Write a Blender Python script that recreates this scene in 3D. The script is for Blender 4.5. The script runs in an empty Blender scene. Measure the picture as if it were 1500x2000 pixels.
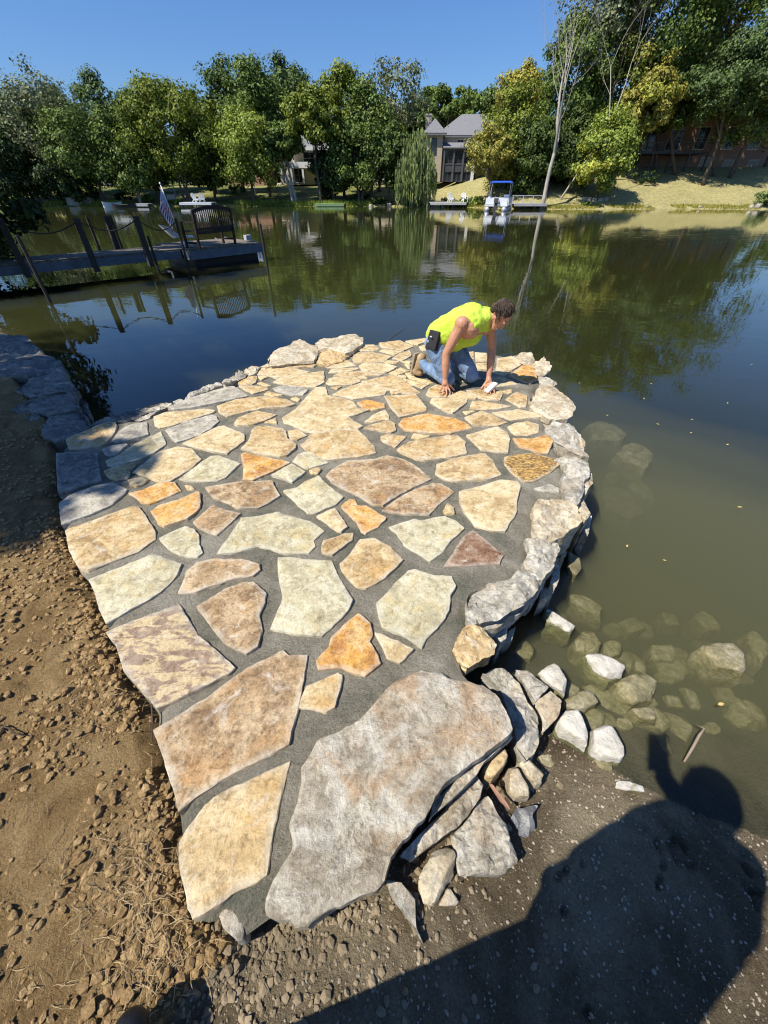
import bpy, bmesh, math, random
import numpy as np
from mathutils import Vector, Matrix
R = math.radians
SC = bpy.context.scene
COL = SC.collection
# ------------------------------------------------------------------ camera, sky, sun
CAMZ, PITCH, FPX = 1.55, 40.0, 751.0
cam_d = bpy.data.cameras.new("camera"); cam = bpy.data.objects.new("camera", cam_d); COL.objects.link(cam)
cam.location = (0, 0, CAMZ); cam.rotation_euler = (R(90 - PITCH), 0, 0)
cam_d.sensor_fit = 'VERTICAL'; cam_d.sensor_height = 24.0; cam_d.lens = 24.0 * FPX / 2000.0
cam_d.clip_start = 0.02; cam_d.clip_end = 3000
SC.camera = cam
SUN_EL, SUN_DIR = 53.8, (-0.875, -0.484)          # horizontal direction towards the sun
w = bpy.data.worlds.new("World"); SC.world = w; w.use_nodes = True
nt = w.node_tree; nt.nodes.clear()
wo = nt.nodes.new("ShaderNodeOutputWorld"); bg = nt.nodes.new("ShaderNodeBackground"); sky = nt.nodes.new("ShaderNodeTexSky")
sky.sky_type = 'NISHITA'; sky.sun_disc = False; sky.sun_elevation = R(SUN_EL)
sky.sun_rotation = math.atan2(SUN_DIR[0], SUN_DIR[1]); sky.air_density = 1.3; sky.dust_density = 0.3; sky.ozone_density = 3.0
bg.inputs[1].default_value = 0.062
tn = nt.nodes.new('ShaderNodeMix'); tn.data_type = 'RGBA'; tn.blend_type = 'MULTIPLY'; tn.inputs[0].default_value = 1; tn.inputs[7].default_value = (.66, .96, 1.50, 1)
nt.links.new(sky.outputs[0], tn.inputs[6]); nt.links.new(tn.outputs[2], bg.inputs[0]); nt.links.new(bg.outputs[0], wo.inputs[0])
sl = bpy.data.lights.new("sun", 'SUN'); sun = bpy.data.objects.new("sun", sl); COL.objects.link(sun)
sl.energy = 5.0; sl.angle = R(0.55); sl.color = (1.0, 0.955, 0.88)
ce = math.cos(R(SUN_EL)); sd = Vector((SUN_DIR[0]*ce, SUN_DIR[1]*ce, math.sin(R(SUN_EL))))
sun.rotation_euler = sd.to_track_quat('Z', 'Y').to_euler()
SC.view_settings.view_transform = 'Standard'; SC.view_settings.look = 'None'
SC.view_settings.exposure = 0.47; SC.view_settings.gamma = 1.0
SC.cycles.use_denoising = True; SC.cycles.filter_width = 1.15
SC.cycles.max_bounces = 7; SC.cycles.transparent_max_bounces = 12; SC.cycles.volume_bounces = 1
SC.cycles.diffuse_bounces = 3; SC.cycles.glossy_bounces = 3; SC.cycles.transmission_bounces = 3
SC.cycles.caustics_reflective = False; SC.cycles.caustics_refractive = False
SC.cycles.sample_clamp_indirect = 6
WZ = -0.35                                        # water level; the patio top is z = 0
CP, SP = math.cos(R(PITCH)), math.sin(R(PITCH))
def ray(px, py):
    u, v = px - 750.0, py - 1000.0
    return u, FPX*CP - v*SP, -FPX*SP - v*CP
def gp(px, py, z=0.0):
    x, y, q = ray(px, py); s = (z - CAMZ)/q
    return np.array((x*s, y*s, z))
def dp(px, py, Y):                                # the point at forward distance Y
    x, y, q = ray(px, py); s = Y/y
    return np.array((x*s, Y, CAMZ + q*s))
# ------------------------------------------------------------------ noise
def _h(ix, iy, iz, seed):
    n = (ix*374761393 + iy*668265263 + iz*2147483647 + seed*1274126177) & 0xffffffff
    n = ((n ^ (n >> 13))*1274126177) & 0xffffffff
    n = ((n ^ (n >> 16))*2246822519) & 0xffffffff
    return ((n ^ (n >> 15)) & 0xffff)/65535.0
def vnoise(p, seed=0):
    p = np.asarray(p, float); i = np.floor(p).astype(np.int64); f = p - i; f = f*f*(3 - 2*f)
    x, y, z = i[:, 0], i[:, 1], i[:, 2]; r = 0
    for a in (0, 1):
        for b in (0, 1):
            for c in (0, 1):
                wgt = (f[:, 0] if a else 1-f[:, 0])*(f[:, 1] if b else 1-f[:, 1])*(f[:, 2] if c else 1-f[:, 2])
                r = r + wgt*_h(x+a, y+b, z+c, seed)
    return r*2 - 1
def fbm(p, scale, octs=4, seed=0, gain=.5):
    p = np.asarray(p, float)*scale; a = 1.0; r = 0; t = 0
    for o in range(octs):
        r = r + a*vnoise(p, seed + o*17); t += a; a *= gain; p = p*2.03 + 11.3
    return r/t
# ------------------------------------------------------------------ mesh helpers
def tag(o, label=None, cat=None, group=None, kind=None):
    if label: o['label'] = label
    if cat: o['category'] = cat
    if group: o['group'] = group
    if kind: o['kind'] = kind
    return o
def empty(name, loc, label=None, cat=None, group=None, rz=0):
    o = bpy.data.objects.new(name, None); COL.objects.link(o); o.location = loc; o.rotation_euler.z = rz
    o.empty_display_size = .1
    return tag(o, label, cat, group)
def mk(name, V, F, mat, parent=None, smooth=False, origin=None, mods=None):
    V = np.asarray(V, float).reshape(-1, 3)
    if parent is None and origin is None: origin = V.mean(0) if len(V) else (0, 0, 0)
    off = np.array(origin) if origin is not None else np.zeros(3)
    me = bpy.data.meshes.new(name)
    if isinstance(F, np.ndarray):
        n, k = F.shape
        me.vertices.add(len(V)); me.vertices.foreach_set('co', (V - off).ravel())
        me.loops.add(n*k); me.loops.foreach_set('vertex_index', F.astype(np.int32).ravel())
        me.polygons.add(n); me.polygons.foreach_set('loop_start', np.arange(n, dtype=np.int32)*k)
        me.update(calc_edges=True)
    else:
        me.from_pydata([tuple(v) for v in (V - off)], [], [tuple(f) for f in F]); me.update()
    me.polygons.foreach_set('use_smooth', [smooth]*len(me.polygons))
    if mat is not None: me.materials.append(mat)
    o = bpy.data.objects.new(name, me); COL.objects.link(o); o.location = off
    if parent is not None: o.parent = parent
    return o
class MB:
    """collects closed shapes into one mesh"""
    def __init__(s): s.V = []; s.F = []
    def add(s, V, F):
        n = len(s.V); s.V += [tuple(map(float, v)) for v in V]; s.F += [tuple(i + n for i in f) for f in F]; return s
    def box(s, c, size, rz=0, rot=None):
        hx, hy, hz = [a/2 for a in size]
        vs = [Vector((x, y, z)) for x in (-hx, hx) for y in (-hy, hy) for z in (-hz, hz)]
        m = rot if rot is not None else Matrix.Rotation(rz, 3, 'Z')
        vs = [m @ v + Vector([float(q) for q in c]) for v in vs]
        return s.add(vs, [(0, 1, 3, 2), (4, 6, 7, 5), (0, 4, 5, 1), (2, 3, 7, 6), (0, 2, 6, 4), (1, 5, 7, 3)])
    def beam(s, a, b, w, h, up=(0, 0, 1)):
        a = Vector([float(q) for q in a]); b = Vector([float(q) for q in b]); d = (b - a)
        L = d.length; d.normalize(); u = Vector(up)
        if abs(d.dot(u)) > .99: u = Vector((1, 0, 0))
        sx = d.cross(u).normalized(); sz = sx.cross(d)
        m = Matrix((sx, d, sz)).transposed()
        return s.box((a + b)/2, (w, L, h), rot=m)
    def tube(s, pts, rad, n=8, cap=True):
        pts = [Vector([float(q) for q in p]) for p in pts]
        if not hasattr(rad, '__len__'): rad = [rad]*len(pts)
        V = []; F = []; prev = None
        for i, p in enumerate(pts):
            d = (pts[min(i+1, len(pts)-1)] - pts[max(i-1, 0)]).normalized()
            if prev is None:
                u = Vector((0, 0, 1)) if abs(d.z) < .9 else Vector((1, 0, 0)); a = d.cross(u).normalized()
            else:
                a = (prev - d*prev.dot(d)).normalized()
            prev = a; b = d.cross(a)
            for k in range(n):
                t = 2*math.pi*k/n; V.append(p + (a*math.cos(t) + b*math.sin(t))*rad[i])
        for i in range(len(pts)-1):
            for k in range(n):
                F.append((i*n+k, i*n+(k+1) % n, (i+1)*n+(k+1) % n, (i+1)*n+k))
        if cap: F.append(tuple(range(n-1, -1, -1))); F.append(tuple((len(pts)-1)*n + k for k in range(n)))
        return s.add(V, F)
    def prism(s, poly, z0, z1):
        n = len(poly)
        V = [(p[0], p[1], z0) for p in poly] + [(p[0], p[1], z1) for p in poly]
        F = [tuple(range(n-1, -1, -1)), tuple(range(n, 2*n))] + [(i, (i+1) % n, n+(i+1) % n, n+i) for i in range(n)]
        return s.add(V, F)
    def ell(s, c, r, rot=None, nu=14, nv=9):
        V = []; F = []; m = rot if rot is not None else Matrix.Identity(3); c = Vector([float(q) for q in c])
        V.append(c + m @ Vector((0, 0, r[2])))
        for j in range(1, nv):
            t = math.pi*j/nv
            for i in range(nu):
                a = 2*math.pi*i/nu
                V.append(c + m @ Vector((r[0]*math.sin(t)*math.cos(a), r[1]*math.sin(t)*math.sin(a), r[2]*math.cos(t))))
        V.append(c - m @ Vector((0, 0, r[2])))
        for i in range(nu): F.append((0, 1+i, 1+(i+1) % nu))
        for j in range(nv-2):
            for i in range(nu):
                F.append((1+j*nu+i, 1+(j+1)*nu+i, 1+(j+1)*nu+(i+1) % nu, 1+j*nu+(i+1) % nu))
        L = len(V)-1
        for i in range(nu): F.append((L, 1+(nv-2)*nu+(i+1) % nu, 1+(nv-2)*nu+i))
        return s.add(V, F)
    def cap(s, a, b, ra, rb, n=12):
        """tapered capsule"""
        a = Vector([float(q) for q in a]); b = Vector([float(q) for q in b]); d = (b-a).normalized()
        pts = []; rs = []
        for k in range(4): t = R(80 - k*26.6); pts.append(a - d*ra*math.sin(t)); rs.append(ra*math.cos(t))
        for k in range(4): t = R(0.2 + k*26.6); pts.append(b + d*rb*math.sin(t)); rs.append(rb*math.cos(t))
        return s.tube(pts, rs, n)
    def obj(s, name, mat, parent=None, smooth=False, origin=None):
        return mk(name, s.V, s.F, mat, parent, smooth, origin)
def remesh(o, vox, it=6, fac=.5):
    m = o.modifiers.new("remesh", 'REMESH'); m.mode = 'VOXEL'; m.voxel_size = vox; m.use_smooth_shade = True
    k = o.modifiers.new("smooth", 'SMOOTH'); k.iterations = it; k.factor = fac
    return o
def inside(px, py, poly):
    poly = np.asarray(poly); r = np.zeros(len(px), bool); n = len(poly)
    for i in range(n):
        x0, y0 = poly[i][:2]; x1, y1 = poly[(i+1) % n][:2]
        c = ((y0 > py) != (y1 > py))
        with np.errstate(divide='ignore', invalid='ignore'):
            r ^= c & (px < (x1-x0)*(py-y0)/(y1-y0+1e-12) + x0)
    return r
def pdist(px, py, pts, closed):
    d = np.full(len(px), 1e9); n = len(pts)
    for i in range(n if closed else n-1):
        x0, y0 = pts[i][:2]; x1, y1 = pts[(i+1) % n][:2]
        ex, ey = x1-x0, y1-y0; t = np.clip(((px-x0)*ex+(py-y0)*ey)/(ex*ex+ey*ey+1e-12), 0, 1)
        d = np.minimum(d, np.hypot(px-x0-t*ex, py-y0-t*ey))
    return d
def sstep(a, b, x):
    t = np.clip((x-a)/(b-a), 0, 1); return t*t*(3-2*t)
# ------------------------------------------------------------------ materials
class NT:
    def __init__(s, name):
        s.m = bpy.data.materials.new(name); s.m.use_nodes = True; s.t = s.m.node_tree; s.t.nodes.clear()
        s.out = s.t.nodes.new("ShaderNodeOutputMaterial")
    def n(s, typ, ins=None, **kw):
        nd = s.t.nodes.new("ShaderNode" + typ)
        for k, v in kw.items(): setattr(nd, k, v)
        for k, v in (ins or {}).items(): s.set(nd, k, v)
        return nd
    def set(s, nd, k, v):
        i = nd.inputs[k]
        if isinstance(v, bpy.types.NodeSocket): s.t.links.new(v, i)
        elif isinstance(v, bpy.types.Node): s.t.links.new(v.outputs[0], i)
        else: i.default_value = v
    def ramp(s, fac, stops, interp='LINEAR'):
        r = s.n("ValToRGB"); cr = r.color_ramp; cr.interpolation = interp
        while len(cr.elements) < len(stops): cr.elements.new(.5)
        for e, (p, c) in zip(cr.elements, stops):
            e.position = p; e.color = (*c, 1) if len(c) == 3 else c
        s.t.links.new(fac, r.inputs[0]); return r.outputs[0]
    def noise(s, vec, scale, detail=5, rough=.55, dist=0.0, out=0):
        n = s.n("TexNoise", {'Scale': scale, 'Detail': detail, 'Roughness': rough, 'Distortion': dist})
        if vec is not None: s.t.links.new(vec, n.inputs['Vector'])
        return n.outputs[out]
    def mix(s, fac, a, b, mode='MIX'):
        n = s.n("Mix", data_type='RGBA', blend_type=mode)
        for k, v in ((0, fac), (6, a), (7, b)):
            if isinstance(v, (bpy.types.NodeSocket)): s.t.links.new(v, n.inputs[k])
            elif k == 0: n.inputs[0].default_value = v
            else: n.inputs[k].default_value = (*v, 1)
        return n.outputs[2]
    def math(s, op, a, b=0.0, clamp=False):
        n = s.n("Math", operation=op, use_clamp=clamp); s.set(n, 0, a); s.set(n, 1, b); return n.outputs[0]
    def coord(s, rnd=True):
        tc = s.n("TexCoord").outputs['Object']
        if not rnd: return tc
        oi = s.n("ObjectInfo").outputs['Random']; m = s.math('MULTIPLY', oi, 37.0)
        v = s.n("VectorMath", operation='ADD'); s.t.links.new(tc, v.inputs[0]); s.t.links.new(m, v.inputs[1]); return v.outputs[0]
    def bump(s, h, strength, dist=.01, normal=None):
        b = s.n("Bump", {'Strength': strength, 'Distance': dist, 'Height': h})
        if normal is not None: s.t.links.new(normal, b.inputs['Normal'])
        return b.outputs[0]
    def bsdf(s, color, rough=.8, normal=None, spec=.3, **kw):
        b = s.n("BsdfPrincipled")
        s.set(b, 'Base Color', color if isinstance(color, bpy.types.NodeSocket) else (*color, 1))
        s.set(b, 'Roughness', rough); s.set(b, 'Specular IOR Level', spec)
        for k, v in kw.items(): s.set(b, k.replace('_', ' '), v)
        if normal is not None: s.t.links.new(normal, b.inputs['Normal'])
        s.t.links.new(b.outputs[0], s.out.inputs[0]); return s.m
def simple(name, col, rough=.7, var=.25, scale=8.0, bump=.15, metal=0.0, spec=.3, bd=.005):
    q = NT(name); v = q.coord(); n = q.noise(v, scale, 6, .6)
    c = q.ramp(n, [(.25, tuple(a*(1-var) for a in col)), (.75, tuple(min(1, a*(1+var)) for a in col))])
    return q.bsdf(c, rough, q.bump(q.noise(v, scale*5, 5, .6), bump, bd), spec, Metallic=metal)
def stone(name, c, speck=.35, white=.2, scale=5.0, bump=.6, warm=None, vein=None):
    """layered natural stone: three body colours, stains, pale deposits, speckle"""
    q = NT(name); v = q.coord()
    n1 = q.noise(v, scale, 7, .62, 1.2)
    base = q.ramp(n1, [(.36, c[0]), (.49, c[1]), (.61, c[2])])
    pt = q.ramp(q.noise(v, scale*2.1, 11, .74, .5), [(.535, (0, 0, 0)), (.575, (1, 1, 1))]); base = q.mix(q.math('MULTIPLY', pt, .55), base, tuple(min(.8, a*1.12) for a in c[2]))
    pt = q.ramp(q.noise(v, scale*1.5, 11, .74, .8), [(.40, (1, 1, 1)), (.445, (0, 0, 0))]); base = q.mix(q.math('MULTIPLY', pt, .5), base, tuple(a*.8 for a in c[0]))
    if warm is not None:
        st = q.ramp(q.noise(v, scale*.9, 6, .6, 1.5), [(.52, (0, 0, 0)), (.66, (1, 1, 1))])
        base = q.mix(q.math('MULTIPLY', st, .75), base, warm)
    if vein is not None:
        mp = q.n("Mapping"); q.t.links.new(v, mp.inputs[0]); mp.inputs['Scale'].default_value = (1, 2.6, 1); mp.inputs['Rotation'].default_value = (0, 0, .6)
        st = q.ramp(q.noise(mp.outputs[0], scale*1.6, 8, .62, .9), [(.47, (0, 0, 0)), (.53, (1, 1, 1))])
        base = q.mix(q.math('MULTIPLY', st, .85), base, vein)
    sp = q.ramp(q.noise(v, 60, 8, .8), [(.34, (1-speck*1.5,)*3), (.5, (1,)*3), (.68, (1+speck*.5,)*3)])
    base = q.mix(1.0, base, sp, 'MULTIPLY')
    sp2 = q.ramp(q.noise(v, 22, 8, .75, .6), [(.36, (.52, .47, .40)), (.5, (1, 1, 1))])
    base = q.mix(.8, base, sp2, 'MULTIPLY')
    if white:
        wv = q.ramp(q.noise(v, 9, 8, .72, 1.0), [(.60 - white*.12, (0, 0, 0)), (.70, (1, 1, 1))])
        base = q.mix(q.math('MULTIPLY', wv, .6), base, (.72, .68, .58))
    rim = q.n("Attribute", attribute_name='rim').outputs['Fac']
    hz = q.ramp(q.math('MULTIPLY', rim, q.noise(v, 11, 8, .75)), [(.34, (0, 0, 0)), (.52, (1, 1, 1))]); base = q.mix(q.math('MULTIPLY', hz, .42), base, (.56, .52, .42))
    h = q.math('ADD', q.math('MULTIPLY', q.noise(v, 14, 10, .72, .15), 1.0), q.math('MULTIPLY', q.noise(v, 75, 6, .75), .30))
    return q.bsdf(base, .85, q.bump(h, bump, .022), .2)
M = {}
M['cream'] = stone('cream_sandstone', [(.44, .31, .15), (.60, .46, .245), (.68, .55, .33)], .2, .15)
M['pale'] = stone('pale_sandstone', [(.38, .33, .20), (.52, .46, .285), (.60, .545, .37)], .2, .2, warm=(.56, .43, .20))
M['grey'] = stone('grey_sandstone', [(.27, .24, .19), (.40, .36, .28), (.52, .47, .36)], .25, .35)
M['tan'] = stone('tan_sandstone', [(.35, .23, .105), (.53, .375, .18), (.63, .49, .28)], .3, .25, warm=(.60, .38, .15))
M['orange'] = stone('orange_sandstone', [(.42, .20, .07), (.62, .33, .09), (.68, .46, .22)], .3, .12, warm=(.66, .36, .07))
M['brown'] = stone('brown_sandstone', [(.24, .155, .085), (.41, .28, .15), (.54, .41, .25)], .4, .3, warm=(.48, .28, .12))
M['darkbrown'] = stone('dark_brown_sandstone', [(.17, .09, .05), (.26, .15, .09), (.36, .24, .16)], .35, .25, scale=8)
M['mottled'] = stone('mottled_sandstone', [(.26, .18, .12), (.31, .22, .15), (.36, .27, .19)], .25, .1, vein=(.62, .48, .27), scale=6)
M['ochre'] = stone('speckled_ochre_sandstone', [(.46, .26, .07), (.58, .36, .11), (.62, .40, .14)], .4, .0, vein=(.14, .09, .05), scale=18)
M['lime'] = stone('limestone', [(.26, .24, .19), (.43, .39, .31), (.58, .54, .44)], .3, .7, bump=1.0, warm=(.48, .38, .26))
M['limewarm'] = stone('warm_limestone', [(.38, .30, .19), (.55, .46, .31), (.67, .59, .43)], .3, .4, bump=.9, warm=(.5, .38, .24))
M['slab'] = stone('weathered_slab_stone', [(.30, .245, .165), (.46, .395, .29), (.60, .545, .43)], .3, .75, scale=3.5, bump=1.0, warm=(.47, .31, .17))
M['wallstone'] = stone('old_wall_stone', [(.13, .13, .12), (.22, .21, .18), (.32, .30, .25)], .35, .2, bump=1.0)
def algae_stone():
    q = NT('algae_stone'); v = q.coord(); n1 = q.noise(v, 8, 7, .62, 1.2)
    c = q.ramp(n1, [(.3, (.15, .125, .06)), (.5, (.29, .25, .125)), (.7, (.46, .40, .27))])
    c = q.mix(1.0, c, q.ramp(q.noise(v, 60, 4, .7), [(.3, (.6,)*3), (.7, (1.15,)*3)]), 'MULTIPLY')
    return q.bsdf(c, .5, q.bump(q.noise(v, 30, 7, .7), .9, .02), .4)
M['algae'] = algae_stone()
def tide_stone():
    """dry pale stone above the waterline, algae where it has been under water"""
    q = NT('waterline_stone'); v = q.coord()
    dry = q.ramp(q.noise(v, 9, 7, .62, 1), [(.3, (.42, .37, .29)), (.6, (.66, .62, .52))])
    wet = q.ramp(q.noise(v, 12, 7, .62, 1), [(.3, (.11, .11, .05)), (.65, (.26, .24, .11))])
    z = q.n("SeparateXYZ"); q.t.links.new(q.n("NewGeometry").outputs['Position'], z.inputs[0])
    zz = q.math('ADD', z.outputs[2], q.math('MULTIPLY', q.math('SUBTRACT', q.noise(v, 14, 5, .6), .5), .09))
    f = q.ramp(q.math('MULTIPLY', q.math('ADD', zz, -WZ + .0), 10, True), [(.22, (0, 0, 0)), (.30, (1, 1, 1))])
    c = q.mix(f, wet, dry)
    return q.bsdf(c, .65, q.bump(q.noise(v, 30, 7, .7), .9, .02), .35)
M['tide'] = tide_stone()
def mortar():
    q = NT('wet_mortar'); v = q.coord(False)
    c = q.ramp(q.noise(v, 2.6, 9, .68, .5), [(.36, (.16, .165, .118)), (.5, (.30, .268, .198)), (.64, (.43, .39, .30))])
    c = q.mix(1.0, c, q.ramp(q.noise(v, 90, 6, .85), [(.32, (.55,)*3), (.68, (1.25,)*3)]), 'MULTIPLY')
    h = q.math('ADD', q.noise(v, 26, 9, .75, .2), q.math('MULTIPLY', q.noise(v, 150, 3, .8), .35))
    return q.bsdf(c, .9, q.bump(h, 1.0, .035), .15)
M['mortar'] = mortar()
def soil(name, stops, s=6, pebble=.0, rough=.95, bs=1.0, bd=.03):
    q = NT(name); v = q.coord(False)
    c = q.ramp(q.noise(v, s, 8, .65, .6), stops)
    c = q.mix(1.0, c, q.ramp(q.noise(v, 120, 4, .75), [(.3, (.6,)*3), (.72, (1.25,)*3)]), 'MULTIPLY')
    if pebble:
        vo = q.n("TexVoronoi", {'Scale': 90.0, 'Randomness': 1.0}); q.t.links.new(v, vo.inputs['Vector'])
        sel = q.math('LESS_THAN', vo.outputs['Distance'], .22)
        sep = q.n("SeparateColor"); q.t.links.new(vo.outputs['Color'], sep.inputs[0])
        sel = q.math('MULTIPLY', sel, q.math('GREATER_THAN', sep.outputs[0], 1-pebble))
        c = q.mix(sel, c, q.ramp(sep.outputs[1], [(0, (.18, .145, .09)), (1, (.40, .34, .25))]))
    h = q.math('ADD', q.noise(v, 35, 9, .78, .1), q.math('MULTIPLY', q.noise(v, 160, 3, .8), .5))
    return q.bsdf(c, rough, q.bump(h, bs, bd), .15)
M['dirt'] = soil('dug_dirt', [(.3, (.21, .125, .05)), (.5, (.36, .235, .10)), (.72, (.52, .36, .17))])
M['clod'] = soil('dirt_clods', [(.3, (.26, .155, .065)), (.5, (.40, .265, .12)), (.72, (.54, .38, .19))], s=20, bd=.01)
M['mud'] = soil('gravelly_mud', [(.3, (.10, .072, .042)), (.48, (.19, .145, .085)), (.66, (.42, .34, .21))], s=2.2, pebble=.14, rough=.85)
# ------------------------------------------------------------------ near ground
def P2(s, z=0.0):                                  # "x,y x,y ..." photo points to world points on the plane z
    return [gp(*map(float, t.split(',')), z) for t in s.split()]
PATIO = P2("112,880 112,920 115,962 118,1025 127,1042 136,1076 150,1110 172,1132 184,1148 205,1220 210,1240 226,1262 243,1315 303,1385 303,1425 322,1500 345,1590 350,1648 352,1700 368,1790 400,1800 430,1782 460,1835 520,1792 548,1780 700,1600 850,1400 925,1330 905,1308 898,1290 922,1232 915,1190 1000,1132 1040,1108 1036,1060 1052,1040 1046,1000 1060,975 1112,966 1104,930 1100,895 1075,852 1070,830 1060,812 1045,790 1048,765 1060,742 1042,715 1010,696 930,684 850,666 790,664 740,669 700,670 640,684 560,706 500,724 466,734 430,752 350,786 290,812 200,826 130,858")
PATIO = [p[:2] for p in PATIO]
LEFT_EDGE = [p[:2] for p in P2("105,800 112,880 115,962 118,1025 127,1042 150,1110 184,1148 205,1220 226,1262 243,1315 303,1385 303,1425 345,1590 352,1700 372,1795 425,1835 420,1880 345,1935 300,2010")]
_le = LEFT_EDGE[-1]; LEFT_EDGE = LEFT_EDGE + [np.array((_le[0]-.02, -1.5)), np.array((-.9, -6))]
DIRTPOLY = [np.array((-3.2, 3.2))] + LEFT_EDGE + [np.array((-70, -6)), np.array((-70, 12)), np.array((-6, 9))]
LAND = [(-60, 17), (-20, 10.6), (-12, 9.2), (-8, 8.0), (-5.95, 6.1), (-5.35, 5.5), (-4.05, 4.15), (-3.0, 3.15), (-2.25, 2.85),
        (-1.7, 2.5), (-.9, 1.7), (-.2, 1.0), (.35, .9), (.765, .677), (1.146, .448), (1.46, .32), (2.6, -.1), (9, -1.2), (70, -6), (70, -90), (-70, -90)]
SHX = [-70, -45, -20, 0, 9, 12.5, 16, 22, 40, 80]; SHY = [70, 72, 72, 71, 69, 66, 62, 61, 62, 56]
def terrain(x, y, detail=True):
    x = np.asarray(x, float); y = np.asarray(y, float)
    ins = inside(x, y, LAND); d = pdist(x, y, LAND, True); s = np.where(ins, d, -d)
    di = inside(x, y, DIRTPOLY); dd = pdist(x, y, LEFT_EDGE, False); ds = np.where(di, dd, -dd)
    wd = sstep(-.10, .10, ds)
    P = np.stack([x, y, x*0], 1)
    mud = WZ + .21*np.clip(s, 0, 1.3) + .016*fbm(P, 2.2, 4, 5)
    drt = -.055 + .03*np.clip(ds, 0, 6)*.4 + .05*np.clip(-x-4, 0, 30)*.3 + .022*fbm(P, 1.6, 4, 9)
    if detail:
        near = np.clip(1.4 - np.hypot(x, y)/6, 0, 1)
        drt = drt + near*(.018*fbm(P, 9, 6, 3, .6) + .009*fbm(P, 38, 2, 33) + .014*np.abs(fbm(P, 24, 4, 4))*2 - .014*sstep(.25, .55, fbm(P, 5.5, 3, 8)))
        mud = mud + near*(.008*fbm(P, 9, 5, 13) + .007*fbm(P, 30, 4, 14) - .022*sstep(.02, .0, np.abs(fbm(P, 2.6, 4, 21)))*sstep(-.1, .15, fbm(P, 1.7, 2, 22)))
    land = mud*(1-wd) + drt*wd
    bed = WZ + np.maximum(-1.5, .26*np.minimum(s, 0)) + .02*fbm(P, 2, 4, 6) * np.clip(-s*2, 0, 1)
    far = y - np.interp(x, SHX, SHY)
    slope = np.interp(x, [-60, -10, 8, 22, 40], [.12, .14, .15, .27, .29])
    farh = WZ + .12 + slope*np.clip(far, 0, 15) + .03*np.clip(far-15, 0, 60) + .25*fbm(P, .12, 3, 31)*np.clip(far/4, 0, 1)
    farh = np.where(far < 0, WZ + .12 + far*.4, farh)
    h = np.where(ins, land, bed)
    # blend into the bed across the near shoreline where the bank is retained by rocks
    k = sstep(-.12, .02, s)*wd; h = np.where(ins, h, bed*(1-k) + land*k)
    return np.where(y > 30, np.maximum(farh, WZ-1.5), h)
def grid(xs, ys):
    X, Y = np.meshgrid(xs, ys); nx, ny = len(xs), len(ys)
    i = np.arange(nx*ny).reshape(ny, nx)
    F = np.stack([i[:-1, :-1], i[:-1, 1:], i[1:, 1:], i[1:, :-1]], -1).reshape(-1, 4)
    return X.ravel(), Y.ravel(), F
def compact(V, F):
    u, inv = np.unique(F.ravel(), return_inverse=True)
    return V[u], inv.reshape(F.shape)
def lawn_mat():
    q = NT('lawn_grass'); v = q.n("NewGeometry").outputs['Position']
    c = q.ramp(q.noise(v, .22, 6, .6, .4), [(.35, (.12, .16, .035)), (.52, (.26, .26, .08)), (.66, (.46, .41, .17))])
    sx = q.n("SeparateXYZ"); q.t.links.new(v, sx.inputs[0])
    f = q.math('MULTIPLY', q.math('ADD', sx.outputs[0], 4.0), .09, True)
    c = q.mix(q.math('MULTIPLY', f, .75), c, (.56, .48, .22))
    c = q.mix(1.0, c, q.ramp(q.noise(v, 2.5, 6, .75), [(.3, (.55,)*3), (.7, (1.2,)*3)]), 'MULTIPLY')
    return q.bsdf(c, .95, q.bump(q.noise(v, 3, 6, .8), 1.0, .3), .1)
M['lawn'] = lawn_mat()
M['bed'] = soil('lake_bed_silt', [(.3, (.10, .09, .05)), (.5, (.17, .15, .09)), (.7, (.25, .22, .14))], s=4, rough=.8)
# far sheet (lawn, far bank, far lake bed) and the near sheets
xs = np.unique(np.concatenate([np.linspace(-700, -80, 14), np.linspace(-80, -12, 50), np.linspace(-12, 12, 60), np.linspace(12, 80, 50), np.linspace(80, 700, 14)]))
ys = np.unique(np.concatenate([np.linspace(-300, -12, 14), np.linspace(-12, 20, 80), np.linspace(20, 55, 14), np.linspace(55, 95, 60), np.linspace(95, 1500, 20)]))
X, Y, F = grid(xs, ys); Z = terrain(X, Y, False)
NX0, NX1, NY0, NY1 = -4.7, 2.9, -0.95, 4.7
hole = (X > NX0+.25) & (X < NX1-.25) & (Y > NY0+.25) & (Y < NY1-.25); Z = np.where(hole, Z - .5, Z)
V = np.stack([X, Y, Z], 1); cy = Y[F].mean(1)
Vf, Ff = compact(V, F[cy > 40]); tag(mk('far_lawn', Vf, Ff, M['lawn'], smooth=True, origin=(0, 60, 0)), kind='structure')
Vf, Ff = compact(V, F[cy <= 40]); tag(mk('ground', Vf, Ff, M['bed'], smooth=True, origin=(0, 0, 0)), kind='structure')
X, Y, F = grid(np.arange(NX0, NX1, .0165), np.arange(NY0, NY1, .0165)); Z = terrain(X, Y)
V = np.stack([X, Y, Z], 1); cx, cy2 = X[F].mean(1), Y[F].mean(1)
isd = inside(cx, cy2, DIRTPOLY)
inl = inside(cx, cy2, LAND)
for nm, sel, mt in (('dirt', isd, M['dirt']), ('mud_shore', ~isd & inl, M['mud']), ('lake_bed', ~isd & ~inl, M['bed'])):
    Vf, Ff = compact(V, F[sel]); tag(mk(nm, Vf, Ff, mt, smooth=True, origin=(0, 0, 0)), kind='structure')
def th(x, y): return float(terrain(np.array([x]), np.array([y]))[0])
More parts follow.
